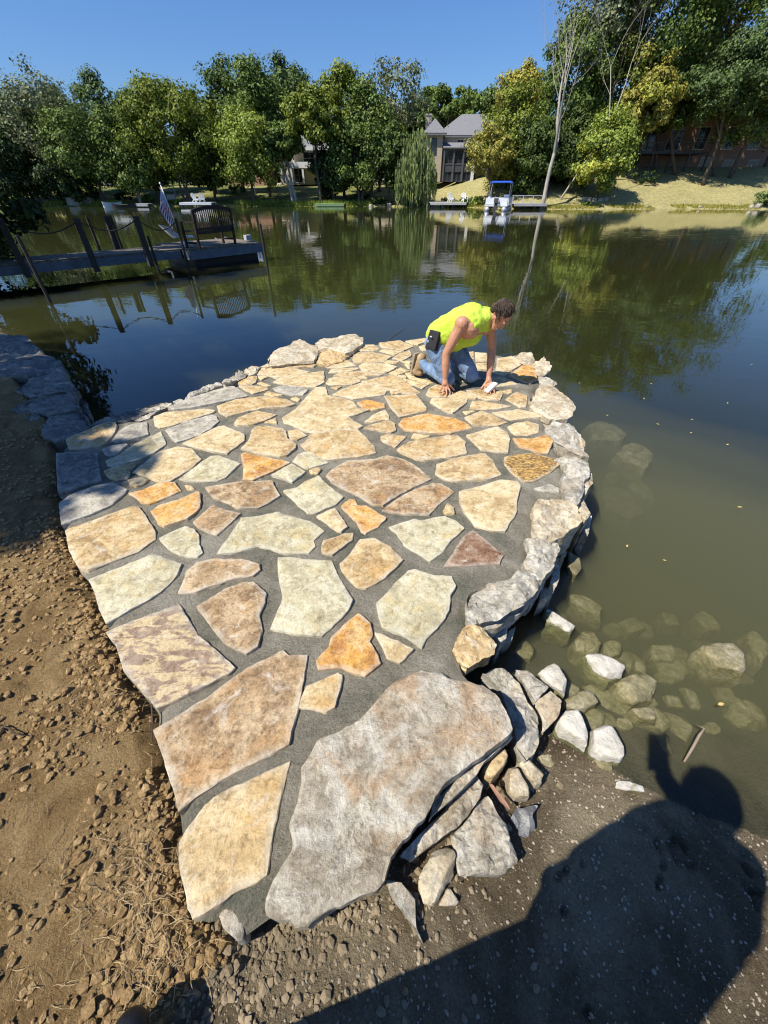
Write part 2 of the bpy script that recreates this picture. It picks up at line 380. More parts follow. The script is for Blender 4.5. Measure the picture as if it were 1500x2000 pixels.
# ------------------------------------------------------------------ water
def water_mat():
    q = NT('lake_water'); v = q.n("NewGeometry").outputs['Position']
    mp = q.n("Mapping"); q.t.links.new(v, mp.inputs[0]); mp.inputs['Scale'].default_value = (1, 1.6, 1)
    n1 = q.noise(mp.outputs[0], 1.1, 3, .5, .4); n2 = q.noise(mp.outputs[0], 5.5, 3, .5, .3)
    patch = q.ramp(q.noise(v, .12, 3, .5, .6), [(.40, (.25,)*3), (.62, (1,)*3)])
    h = q.math('ADD', q.math('MULTIPLY', n1, 1.0), q.math('MULTIPLY', n2, .12))
    b = q.n("Bump", {'Distance': .012, 'Height': h, 'Strength': 1.0}); q.t.links.new(q.math('MULTIPLY', patch, .62), b.inputs['Strength'])
    g = q.n("BsdfGlossy", {'Roughness': 0.0, 'Color': (1, 1, 1, 1)}); q.t.links.new(b.outputs[0], g.inputs['Normal'])
    t = q.n("BsdfTransparent", {'Color': (.93, .95, .9, 1)})
    fr = q.n("Fresnel", {'IOR': 1.40}); q.t.links.new(b.outputs[0], fr.inputs['Normal'])
    mx = q.n("MixShader"); q.t.links.new(fr.outputs[0], mx.inputs[0]); q.t.links.new(t.outputs[0], mx.inputs[1]); q.t.links.new(g.outputs[0], mx.inputs[2])
    q.t.links.new(mx.outputs[0], q.out.inputs['Surface'])
    pv = q.n("ShaderNodeVolumePrincipled"[10:]) if False else q.t.nodes.new("ShaderNodeVolumePrincipled")
    pv.inputs['Color'].default_value = (.13, .14, .06, 1); pv.inputs['Density'].default_value = 2.6
    pv.inputs['Absorption Color'].default_value = (.06, .06, .025, 1); pv.inputs['Anisotropy'].default_value = .2
    q.t.links.new(pv.outputs[0], q.out.inputs['Volume'])
    return q.m
M['water'] = water_mat()
b = MB(); b.box((0, 15, WZ - 1.6), (700, 260, 3.2)); wob = b.obj('water', M['water'], origin=(0, 0, WZ)); tag(wob, kind='structure')
# stirred up silt near the shore: nested bodies of murkier water, each thinning outwards
def silt(k, grow):
    q = NT('silt_cloud'); pv = q.t.nodes.new("ShaderNodeVolumePrincipled"); pv.inputs['Color'].default_value = (.78, .72, .44, 1)
    pv.inputs['Absorption Color'].default_value = (.3, .28, .14, 1); pv.inputs['Density'].default_value = .5; pv.inputs['Anisotropy'].default_value = .1
    q.t.links.new(pv.outputs[0], q.out.inputs['Volume']); c = np.array((1.1, 1.35)); n = 28; pts = []
    for i in range(n):
        a = 2*math.pi*i/n; r = grow*(1 + .12*math.sin(a*3+k) + .08*math.sin(a*5+k*2)); pts.append((c[0] + 1.9*r*math.cos(a), c[1] + 1.9*r*math.sin(a)))
    b = MB(); b.prism(pts, WZ-2.4-.01*k, WZ-.006-.004*k); tag(b.obj('silty_water', q.m, origin=(0, 0, WZ)), "cloudy silt stirred up in the water along the right shore", kind='stuff')
for k, gr in enumerate((1.0, 1.3, 1.65, 2.1)): silt(k, gr)
# ------------------------------------------------------------------ stones
def densify(poly, step, rng, jit, soft=1):
    out = []
    n = len(poly)
    for i in range(n):
        a = np.array(poly[i][:2]); b = np.array(poly[(i+1) % n][:2]); L = np.linalg.norm(b-a)
        k = max(1, int(round(L/step)))
        for j in range(k): out.append(a + (b-a)*j/k)
    P = np.array(out)
    # soften corners a little, then roughen
    if soft: P = .25*np.roll(P, 1, 0) + .5*P + .25*np.roll(P, -1, 0)
    c = P.mean(0); dd = P - c; r = np.linalg.norm(dd, axis=1, keepdims=True); q = np.c_[P, np.full(len(P), rng.random()*50)]
    return P + dd/np.maximum(r, 1e-6)*(jit*(fbm(q, 14, 3, 2)*1.6 + .7*fbm(q, 50, 2, 7)))[:, None]
def ringmesh(poly, levels, bottom=True):
    """levels: (scale about the centre, z offset) from the centre out and down"""
    n = len(poly); c = poly.mean(0); V = [(*c, levels[0][1])]; F = []
    for s, z in levels[1:]:
        V += [(*(c + (p-c)*s), z) for p in poly]
    for i in range(n): F.append((0, 1+i, 1+(i+1) % n))
    for k in range(len(levels)-2):
        a = 1+k*n; b = a+n
        for i in range(n): F.append((a+i, b+i, b+(i+1) % n, a+(i+1) % n))
    if bottom: a = 1+(len(levels)-2)*n; F.append(tuple(a + i for i in range(n-1, -1, -1)))
    return np.array(V, float), F
def area(p):
    p = np.array(p); x, y = p[:, 0], p[:, 1]; return .5*(np.dot(x, np.roll(y, -1)) - np.dot(y, np.roll(x, -1)))
from mathutils.geometry import delaunay_2d_cdt
def onorm(poly):
    nn = np.roll(poly, -1, 0) - np.roll(poly, 1, 0); nn = np.stack([nn[:, 1], -nn[:, 0]], 1)
    return nn/np.maximum(np.linalg.norm(nn, axis=1, keepdims=True), 1e-9)
def captop(poly, sp, rs):
    """poly (ccw) filled with an even, jittered triangulation; the first len(poly) vertices are the outline"""
    x0, y0 = poly.min(0); x1, y1 = poly.max(0); X, Y = np.meshgrid(np.arange(x0, x1, sp), np.arange(y0, y1, sp*.87)); X[::2] += sp*.5
    X = X.ravel() + rs.uniform(-.3, .3, X.size)*sp; Y = Y.ravel() + rs.uniform(-.3, .3, Y.size)*sp
    k = inside(X, Y, poly); X, Y = X[k], Y[k]; k = pdist(X, Y, poly, True) > sp*.5; X, Y = X[k], Y[k]
    n = len(poly); vs = [Vector(q) for q in poly] + [Vector(q) for q in zip(X, Y)]
    r = delaunay_2d_cdt(vs, [(a, (a+1) % n) for a in range(n)], [], 1, 1e-7)
    if len(r[0]) != len(vs): return None
    return np.array([(v.x, v.y) for v in r[0]]), [tuple(f) for f in r[2]]
def flag(name, pts, mat, parent, seed, z=0.0, thick=.05):
    rng = random.Random(seed); rs = np.random.default_rng(seed)
    poly = [p[:2] for p in pts]
    if area(poly) < 0: poly = poly[::-1]
    sz = math.sqrt(abs(area(poly)))
    poly = densify(poly, max(.010, min(.022, sz*.05)), rng, .0045, 0); poly = poly + onorm(poly)*.0035
    n = len(poly); N = onorm(poly); q = np.c_[poly, np.full(n, seed*2.3)]; wv = np.clip(.55 + .9*fbm(q, 30, 2, 3), .15, 1.4)
    ins_ = poly - N*(.0055*wv)[:, None]; r = captop(ins_, max(.016, sz*.07), rs)
    if r is None: r = (ins_, [tuple(range(n))])
    T, TF = r; ed = pdist(T[:, 0], T[:, 1], poly, True); q = np.c_[T, np.full(len(T), seed*3.1)]
    rel_ = .0045*fbm(q, 5, 3, seed) + .002*fbm(q, 24, 3, seed+3); st = np.floor((fbm(q, 3.2, 3, seed+9) + .5)*4)*.0022
    zt = rel_ + st*sstep(.012, .03, ed)
    V = [(*a, b_) for a, b_ in zip(T, zt)]; F = list(TF)
    a0 = len(V); V += [(*a, -.0045) for a in poly]; F += [(i, a0+i, a0+(i+1) % n, (i+1) % n) for i in range(n)]
    a1 = len(V); V += [(*a, -thick) for a in poly + N*.002]; F += [(a0+i, a1+i, a1+(i+1) % n, a0+(i+1) % n) for i in range(n)]
    V = np.array(V); tx, ty = rng.uniform(-.006, .006), rng.uniform(-.006, .006); c = V.mean(0)
    V[:, 2] += z + (V[:, 0]-c[0])*tx + (V[:, 1]-c[1])*ty + rng.uniform(-.002, .004)
    o = mk(name, V, F, mat, parent, True, origin=None if parent is None else tuple(V.mean(0))); o.data.set_sharp_from_angle(angle=R(30))
    at_ = o.data.attributes.new('rim', 'FLOAT', 'POINT'); rv = np.ones(len(V)); rv[:len(T)] = 1 - sstep(.0, .035 + .1*sz, ed); at_.data.foreach_set('value', rv.astype(np.float32)); return o
FL = """tan|130,858 140,853 200,828 224,825 228,830 222,846 206,866 192,872 135,877
grey|219,860 228,848 244,834 266,826 286,825 290,848 260,856 228,863
cream|300,814 324,805 380,800 400,798 420,801 416,805 380,816 340,829 312,835 302,830
grey|324,840 360,824 412,810 422,812 427,822 412,836 392,848 344,863 338,860 330,848
pale|206,901 236,886 266,866 314,842 324,868 300,884 270,897 220,910 210,909
grey|200,878 224,870 248,866 249,869 228,886 212,888 204,886
wallstone|110,886 140,883 190,886 193,920 197,938 166,944 140,954 114,963
cream|258,921 312,882 348,872 374,876 393,896 370,916 332,940 312,941 288,932
pale|349,935 386,908 412,890 428,890 468,905 440,932 424,939 372,939
tan|204,920 228,910 260,905 264,907 254,918 248,934 228,936 212,933
grey|249,938 276,933 290,936 282,944 266,950 254,948
orange|252,963 280,956 310,942 342,941 354,958 320,974 292,983 274,981 268,972
orange|294,998 312,987 350,976 386,960 391,963 390,992 366,1014 340,1022 320,1028 308,1022
grey|116,982 136,968 180,950 220,942 248,956 218,986 180,1002 120,1024
tan|127,1035 193,1011 260,987 271,989 287,1013 303,1037 303,1053 271,1075 207,1101 172,1112 153,1109 135,1075
pale|311,1051 332,1040 361,1028 377,1033 388,1045 389,1064 395,1080 385,1087 353,1084 327,1069
pale|172,1131 233,1109 297,1081 353,1101 345,1123 327,1144 287,1173 244,1195 207,1217 191,1179 183,1147
brown|377,1019 415,985 433,993 468,1003 447,1024 423,1044 409,1040 388,1029
brown|348,1157 364,1117 383,1099 420,1091 468,1091 505,1101 509,1113 495,1124 460,1129 407,1145 380,1156 355,1158
pale|424,1081 452,1041 471,1012 500,1009 540,999 609,1020 632,1036 612,1055 616,1067 601,1079 556,1079 505,1065 465,1076
brown|385,1184 439,1151 473,1137 495,1137 519,1159 516,1177 505,1201 511,1233 503,1263 481,1276 441,1257 407,1215
pale|543,1087 564,1087 609,1092 647,1095 660,1124 689,1171 679,1191 647,1225 628,1241 580,1240 528,1227 543,1191 553,1164 545,1129
tan|664,1101 685,1083 696,1063 704,1053 731,1052 757,1065 787,1093 768,1113 747,1132 715,1149 696,1145 669,1116
pale|737,1177 773,1140 797,1116 811,1112 848,1125 883,1125 891,1145 879,1164 876,1193 853,1228 832,1247 824,1263 797,1244 747,1225 739,1193
darkbrown|867,1105 888,1076 907,1047 923,1037 933,1041 960,1065 984,1083 976,1100 920,1103
pale|760,1029 811,1013 824,1017 848,1011 869,1008 891,1017 907,1031 880,1055 861,1081 840,1095 824,1083 789,1065 776,1041
orange|700,1198 723,1217 727,1240 722,1252 737,1277 743,1295 713,1318 693,1313 663,1302 623,1307 617,1290 643,1263 647,1247 673,1220
cream|733,1235 750,1240 807,1268 780,1292 757,1283 747,1260
tan|583,1380 600,1340 660,1313 668,1318 663,1347 653,1380 637,1390
mottled|207,1235 267,1210 350,1180 360,1200 387,1240 457,1303 447,1313 387,1347 307,1382 300,1373 243,1310 227,1257
brown|303,1425 347,1397 407,1360 483,1303 553,1270 563,1282 600,1280 587,1360 563,1453 500,1487 433,1523 377,1558 347,1585 340,1550 312,1465
tan|417,1558 450,1540 513,1510 565,1488 550,1547 533,1630 520,1708 450,1750 377,1793 367,1773 353,1697 350,1647 370,1613 400,1573
cream|357,866 396,848 424,834 438,832 460,841 477,848 478,860 458,874 443,885 400,878
tan|470,877 486,860 492,840 500,834 518,832 552,837 558,842 561,856 578,868 578,876 560,890 546,892 510,886
orange|471,888 480,884 504,890 536,896 566,903 520,926 494,936 475,937 476,910
tan|563,841 582,838 590,844 599,850 580,858 568,857
pale|572,900 582,888 596,882 606,884 624,894 641,904 620,910 602,915 592,912
pale|531,928 570,906 596,922 570,941 556,936
brown|604,918 620,913 626,916 620,925 608,926
brown|400,951 420,948 476,942 532,939 536,950 547,968 520,984 504,991 466,993 446,984 418,972
pale|553,958 580,952 596,940 622,929 640,948 670,970 656,984 614,1002 602,1003 580,982
cream|619,1008 654,992 666,1008 677,1028 666,1038 658,1036
orange|666,988 682,974 692,975 698,986 716,987 754,1011 738,1028 714,1042 706,1038 698,1020
brown|637,928 650,914 680,900 730,896 756,889 790,897 820,916 841,936 810,950 784,964 748,986 730,986 700,968 674,956 650,942
brown|747,996 780,972 810,956 846,943 862,944 886,960 862,980 846,996 838,1004 790,1003
brown|866,996 874,984 886,990 888,1002 870,1002
cream|898,960 930,952 978,938 1010,940 1017,950 1010,976 1008,1000 994,1022 986,1036 960,1035 930,1028 906,1000 898,980
ochre|985,892 1010,887 1040,885 1070,892 1098,901 1074,922 1046,938 1022,941 1002,924 986,906
tan|851,925 854,906 882,896 910,890 946,885 962,898 970,916 978,926 958,934 938,937 884,939 870,936
cream|911,850 940,842 972,834 990,844 995,858 992,883 970,883 940,878
cream|992,833 1006,826 1030,822 1052,829 1052,844 1030,850 1010,849 998,842
orange|1002,856 1040,856 1068,849 1082,857 1070,884 1054,885 1036,878 1016,872
tan|775,878 800,863 842,855 874,850 894,851 908,862 911,886 870,894 830,899 814,897
orange|778,828 786,818 836,808 888,817 910,826 922,836 900,840 880,846 820,844 790,840
tan|744,852 754,849 794,851 772,873 746,859
tan|804,854 808,847 840,851 820,857
tan|711,835 728,829 760,821 771,828 772,840 764,844 740,840
cream|713,823 728,810 752,800 760,812 760,818 728,824
tan|587,868 600,858 606,848 640,842 698,838 712,852 732,872 734,884 700,891 640,897 630,894 600,882
cream|552,816 580,796 596,778 616,757 636,756 640,772 664,777 690,784 698,796 721,800 680,814 708,832 698,837 640,843 612,845 596,842 572,830 554,824
cream|649,770 668,760 708,746 756,763 752,770 690,779
tan|706,744 744,736 762,732 776,734 792,746 820,766 810,770 784,767 752,760
tan|751,772 812,770 833,796 832,802 780,814 766,798
orange|697,786 716,780 750,788 752,796 728,800 712,798
cream|840,784 844,777 914,778 910,788 884,806 872,804
tan|918,798 922,782 944,783 972,788 1000,792 972,798 940,799
tan|908,815 940,802 964,810 990,824 972,830 926,831
cream|962,806 998,802 1012,799 1040,806 1060,814 1000,820
tan|988,779 1008,765 1030,773 1027,794 1016,795 1004,788
tan|912,762 948,760 980,763 982,769 976,781 952,781 936,776
tan|874,774 900,763 918,768 931,775 928,779 900,778
tan|832,770 836,760 850,752 870,750 885,768 870,775 840,775
orange|994,733 1020,714 1039,711 1049,736 1048,740 1036,748 1020,744
cream|968,722 972,700 996,696 1018,708 1018,712 1000,722 980,724
cream|964,729 968,725 998,724 988,731
cream|928,688 950,690 952,706 930,706
cream|930,709 950,709 952,721 932,721
cream|981,764 998,760 1000,766 992,768
pale|904,803 924,800 928,802 912,808
grey|328,796 350,786 400,768 454,752 484,773 460,778 420,787 370,797 340,800
tan|424,793 460,780 508,775 524,774 560,780 576,789 560,794 520,796 480,804 444,813 428,804
tan|457,828 464,818 480,810 504,803 540,810 520,820 492,829 464,831
cream|533,746 560,734 632,725 634,746 616,756 570,754
cream|493,731 518,715 580,720 606,726 576,733 540,738 520,732
tan|452,748 476,735 502,735 500,746 492,751 460,750
tan|466,753 520,754 524,760 494,768 480,762
cream|502,748 510,745 528,752 520,754
grey|533,758 546,753 580,755 602,761 592,771 572,772 540,764
cream|516,769 524,764 552,771 534,774
cream|568,778 578,774 587,778 582,783
orange|504,736 520,733 524,736 510,742
tan|517,824 538,816 540,826
tan|540,714 580,706 620,710 612,716 560,719
tan|689,702 692,688 728,688 765,695 750,706 720,709 692,708
cream|701,714 712,709 756,710 776,716 752,728 708,723
tan|740,670 780,665 808,676 788,684 744,678
cream|690,684 700,674 730,672 740,681 730,685
cream|741,685 748,681 786,686 770,693
tan|766,700 780,690 800,684 804,694 786,704
cream|638,719 656,708 676,702 696,714 670,718
cream|641,728 648,720 698,717 700,720 670,727
cream|636,748 642,740 666,735 692,736 704,744 688,751 644,752
tan|650,734 666,727 700,724 748,731 740,733 696,734
pale|697,736 712,733 718,738 704,740
cream|760,729 782,718 800,724 776,732
orange|748,706 756,703 780,705 772,710
cream|784,705 806,705 800,710
pale|790,710 802,711 800,720
cream|788,739 838,750 824,758 804,750
tan|792,728 802,727 812,737 840,742 846,748 836,748 800,738
pale|778,733 792,733 794,737 784,737
cream|818,676 838,670 840,683 825,684
cream|762,764 784,767 766,770
cream|646,756 668,753 658,759
cream|676,689 688,686 689,692 680,692
cream|792,666 832,660 836,666 816,673 804,671
tan|627,1070 633,1055 673,1043 689,1041 687,1055 649,1083 628,1080
grey|1044,954 1074,945 1090,952 1092,960 1060,958
tan|1093,1303 1094,1303 1094,1304
tan|360,946 374,948 380,954 366,956
tan|850,700 880,702 884,722 858,728
cream|884,700 915,698 920,718 890,722
cream|880,727 920,722 940,738 900,745
tan|850,735 872,731 890,750 860,748
tan|945,738 985,735 1010,750 960,756
cream|850,676 900,678 905,692 860,694
cream|540,741 560,729 600,728 575,732
cream|905,690 925,686 926,700 908,698"""
LBL = dict(cream='cream', pale='pale greenish', grey='grey', tan='tan', orange='rusty orange', brown='brown', darkbrown='dark brown',
           mottled='brown and cream mottled', ochre='speckled ochre', wallstone='dark grey')
patio = empty('flagstone_patio', (0, 2.4, 0), "curved patio of cream, tan and orange flagstones set in wet grey mortar", "patio")
stones = []
for ln in FL.split('\n'):
    m, s = ln.split('|'); pts = P2(s)
    if abs(area([p[:2] for p in pts])) < 1e-4: continue
    stones.append((m, pts))
def shown(p):
    c = np.mean([q[:2] for q in p], 0); return abs(area([q[:2] for q in p]))/(np.hypot(*c)**2 + 2.4)**1.5
stones.sort(key=lambda s: -shown(s[1]))
chips = []
for i, (m, pts) in enumerate(stones):
    if i < 98:
        o = flag('flagstone', pts, M[m], None, i+1); o.parent = patio; o.location = Vector(o.location) - Vector((0, 2.4, 0))
        o['label'] = LBL[m] + ' flagstone'
    else: chips.append(flag('chip', pts, M['cream'], None, i+1))
Vs = []; Fs = []
for o in chips:
    me = o.data; n = len(Vs); Vs += [tuple(v.co + o.location) for v in me.vertices]; Fs += [tuple(i+n for i in p.vertices) for p in me.polygons]
    bpy.data.objects.remove(o); bpy.data.meshes.remove(me)
o = mk('small_flagstones', np.array(Vs) - np.array((0, 2.4, 0)), Fs, M['cream'], patio, True, origin=(0, 0, 0)); o['kind'] = 'stuff'
# mortar bed: a fine sheet inside the outline, with a rough core below
pa = np.array(PATIO); x0, y0 = pa.min(0); x1, y1 = pa.max(0)
X, Y, F = grid(np.arange(x0-.02, x1+.02, .019), np.arange(y0-.02, y1+.02, .019))
inv_ = inside(X, Y, pa); ok = inv_[F].any(1)
for k_ in np.unique(F[ok].ravel()):
    if not inv_[k_]:
        A_ = pa; B_ = np.roll(pa, -1, 0); E_ = B_-A_; t_ = np.clip(((X[k_]-A_[:, 0])*E_[:, 0] + (Y[k_]-A_[:, 1])*E_[:, 1])/(E_**2).sum(1), 0, 1); Q_ = A_ + E_*t_[:, None]; m_ = np.argmin((Q_[:, 0]-X[k_])**2 + (Q_[:, 1]-Y[k_])**2); X[k_], Y[k_] = Q_[m_]
P = np.stack([X, Y, X*0], 1)
ed = pdist(X, Y, pa, True)
Z = -.013 + .006*fbm(P, 7, 3, 41) + .008*fbm(P*np.array((1, 1, 1)), 22, 4, 42) - .03*sstep(.05, .0, ed)
V = np.stack([X, Y - 2.4, Z], 1); V, F2 = compact(V, F[ok])
mk('mortar_bed', V, F2, M['mortar'], patio, True, origin=(0, 0, 0))
pc = densify(PATIO, .06, random.Random(3), .02); c0 = pc.mean(0); n = len(pc)
V = []; 
for z, k in ((-.03, .0), (-.16, .03), (-.34, .05), (-.75, .0)):
    nn = np.roll(pc, -1, 0) - np.roll(pc, 1, 0); nn = np.stack([nn[:, 1], -nn[:, 0]], 1)
    nn /= np.linalg.norm(nn, axis=1, keepdims=True)*(1 if area(pc) > 0 else -1)
    q = np.c_[pc, np.full(n, z*3)]; dsp = -.05 + k*.5 + .035*fbm(q, 6, 3, 5)
    V += [(*(p + m_*d), z) for p, m_, d in zip(pc, nn, dsp)]
V = np.array(V); V[:, 1] -= 2.4
F = [(k*n+i, (k+1)*n+i, (k+1)*n+(i+1) % n, k*n+(i+1) % n) for k in range(3) for i in range(n)]
mk('rubble_core', V, F, M['wallstone'], patio, False, origin=(0, 0, 0))
# ------------------------------------------------------------------ rocks
def rock(pts, ztop, thick, mat, label, group=None, seed=0, bulge=.012, flare=1.05, name='rock', rough=1.0, cat='rock', under=.82, tilt=None, step=None):
    """pts: photo outline of the top, laid on the plane ztop"""
    rng = random.Random(seed*7+1)
    w_ = P2(pts, ztop) if isinstance(pts, str) else pts
    poly = [p[:2] for p in w_]
    if area(poly) < 0: poly = poly[::-1]
    sz = math.sqrt(abs(area(poly))); st = step or max(.009, min(.04, sz*.05))
    poly = densify(poly, st, rng, .012*rough*min(1, sz/.25), 0)
    b = bulge*min(1, sz/.2)
    lv = [(0, b), (.14, b), (.28, b), (.42, b), (.56, b*.97), (.7, b*.93), (.82, b*.8), (.91, b*.6), (.975, b*.3), (.99, -.08*thick), (1.0, -.18*thick),
          (1.0+(flare-1)*.6, -.32*thick), (flare, -.48*thick), (flare*.985, -.62*thick), (.5*(flare+under), -.8*thick), (under, -thick)]
    V, F = ringmesh(poly, lv); c = V.mean(0)
    q = V.copy(); q += seed*3.7
    A = rough*min(.030, .09*sz)
    d = V - np.array((c[0], c[1], -thick*.5)); d /= np.maximum(np.linalg.norm(d, axis=1, keepdims=True), 1e-5)
    low = sstep(.1, .5, -V[:, 2]/thick)
    n1 = fbm(q, 5.5/max(sz, .12)*.5, 3, seed); n2 = fbm(q, 22, 3, seed+5)
    strata = fbm(q*np.array((1, 1, 7.0)), 5, 3, seed+8)
    V += d*(A*(.35 + .9*low)*n1 + A*.30*n2 + A*.55*low*strata)[:, None]
    V[:, 2] += A*.25*fbm(q, 9, 3, seed+11)*(1-low)
    # flat breaks: clip against a few tilted planes through the edge
    for k in range(11):
        a = rng.uniform(0, 6.28) if k > 6 else k*.9 + rng.uniform(-.3, .3); nrm = np.array((math.cos(a)*.8, math.sin(a)*.8, rng.choice((rng.uniform(.3, .8), rng.uniform(-.2, .15))))); nrm /= np.linalg.norm(nrm)
        pr = (V - c) @ nrm; lim = pr.max() - rng.uniform(.03, .11)*sz*rough
        V -= np.maximum(pr-lim, 0)[:, None]*nrm*.95
    V += d*(A*.16*fbm(q, 48, 3, seed+21) + A*.12*fbm(q*np.array((1, 1, 5.0)), 20, 2, seed+22))[:, None]
    if tilt is not None: V[:, 2] += (V[:, 0]-c[0])*tilt[0] + (V[:, 1]-c[1])*tilt[1]
    V[:, 2] += ztop
    o = mk(name, V, F, mat, None, True); o.data.set_sharp_from_angle(angle=R(24))
    return tag(o, label, cat, group)
def ledge(pts, ztop, thick, mat, label, group=None, seed=0, name='rock', rough=1.0, cat='rock', step=None, relief=1.0, flare=0.0):
    """broken, layered rock: the photo outline on top, ledges stepping down its sides"""
    rng = random.Random(seed*7+1); rs = np.random.default_rng(seed)
    w_ = P2(pts, ztop) if isinstance(pts, str) else pts; poly = [p[:2] for p in w_]
    if area(poly) < 0: poly = poly[::-1]
    sz = math.sqrt(abs(area(poly))); st = step or max(.010, min(.035, sz*.055)); k = min(1, sz/.25)
    poly = densify(poly, st, rng, .011*rough*k, 0); n = len(poly); N = onorm(poly)
    q = np.c_[poly, np.full(n, seed*2.3)]; wv = np.clip(.6 + 1.2*fbm(q, 16/max(k, .3), 3, 3), .1, 1.8)
    ins_ = poly - N*(.016*k*wv)[:, None]; r = captop(ins_, st*1.3, rs)
    if r is None: ins_ = poly - N*.002; r = captop(ins_, st*1.3, rs) or (ins_, [tuple(range(n))])
    T, TF = r; ed = pdist(T[:, 0], T[:, 1], poly, True); q = np.c_[T, np.full(len(T), seed*3.1)]; f1 = fbm(q, 1.6/max(sz, .15), 4, seed)
    zt = relief*k*(.022*f1 + .008*fbm(q, 9, 3, seed+3) + .0035*fbm(q, 40, 2, seed+4)); stp = np.floor((fbm(q*np.array((1, 1.4, 1)), 1.3/max(sz, .15), 4, seed+9, .6) + .6)*5)
    zt += relief*k*.009*(stp-3) - relief*.018*k*sstep(.10*sz+.01, 0, ed)*np.clip(.5 + fbm(q, 7, 2, seed+12)*1.5, 0, 1)
    V = [(*a, b_) for a, b_ in zip(T, zt)]; F = list(TF); prev = 0; z = -.012*k
    def ring(P_, zz):
        nonlocal prev
        a = len(V); V.extend((*p_, z_) for p_, z_ in zip(P_, zz)); F.extend((prev+i, a+i, a+(i+1) % n, prev+(i+1) % n) for i in range(n)); prev = a
    zed = zt[:n]; ring(poly, zed*.6 - .010*k*(.5+wv*.5)); nl = max(2, int(thick/.055)); zz = -.012*k; cc = poly.mean(0)
    for L_ in range(nl):
        h = (thick-.012)/nl*rng.uniform(.75, 1.25); qq = np.c_[poly, np.full(n, L_*5.1+seed)]
        o_ = k*rough*(.020*fbm(qq, 5, 3, seed+L_) + .012*fbm(qq, 18, 2, seed+L_+7)) + rng.uniform(-.016, .012)*k*rough + flare*(L_+1)/nl
        und = -.02*k*L_/nl
        ring(poly + N*(o_*.8+und)[:, None], np.full(n, zz - .004) + .006*k*fbm(qq, 9, 2, 5)); ring(poly + N*(o_+und)[:, None], np.full(n, max(zz - h, -thick)) + .008*k*fbm(qq, 9, 2, 6)); zz = max(zz-h, -thick+.002)
    F.append(tuple(prev+i for i in range(n-1, -1, -1))); V = np.array(V); V[:, 2] += ztop
    o = mk(name, V, F, mat, None, True); o.data.set_sharp_from_angle(angle=R(26)); return tag(o, label, cat, group)
RIM = "rim stones round the patio edge"; SUB = "stones lying in the shallow water"; BNK = "loose rocks at the foot of the patio"
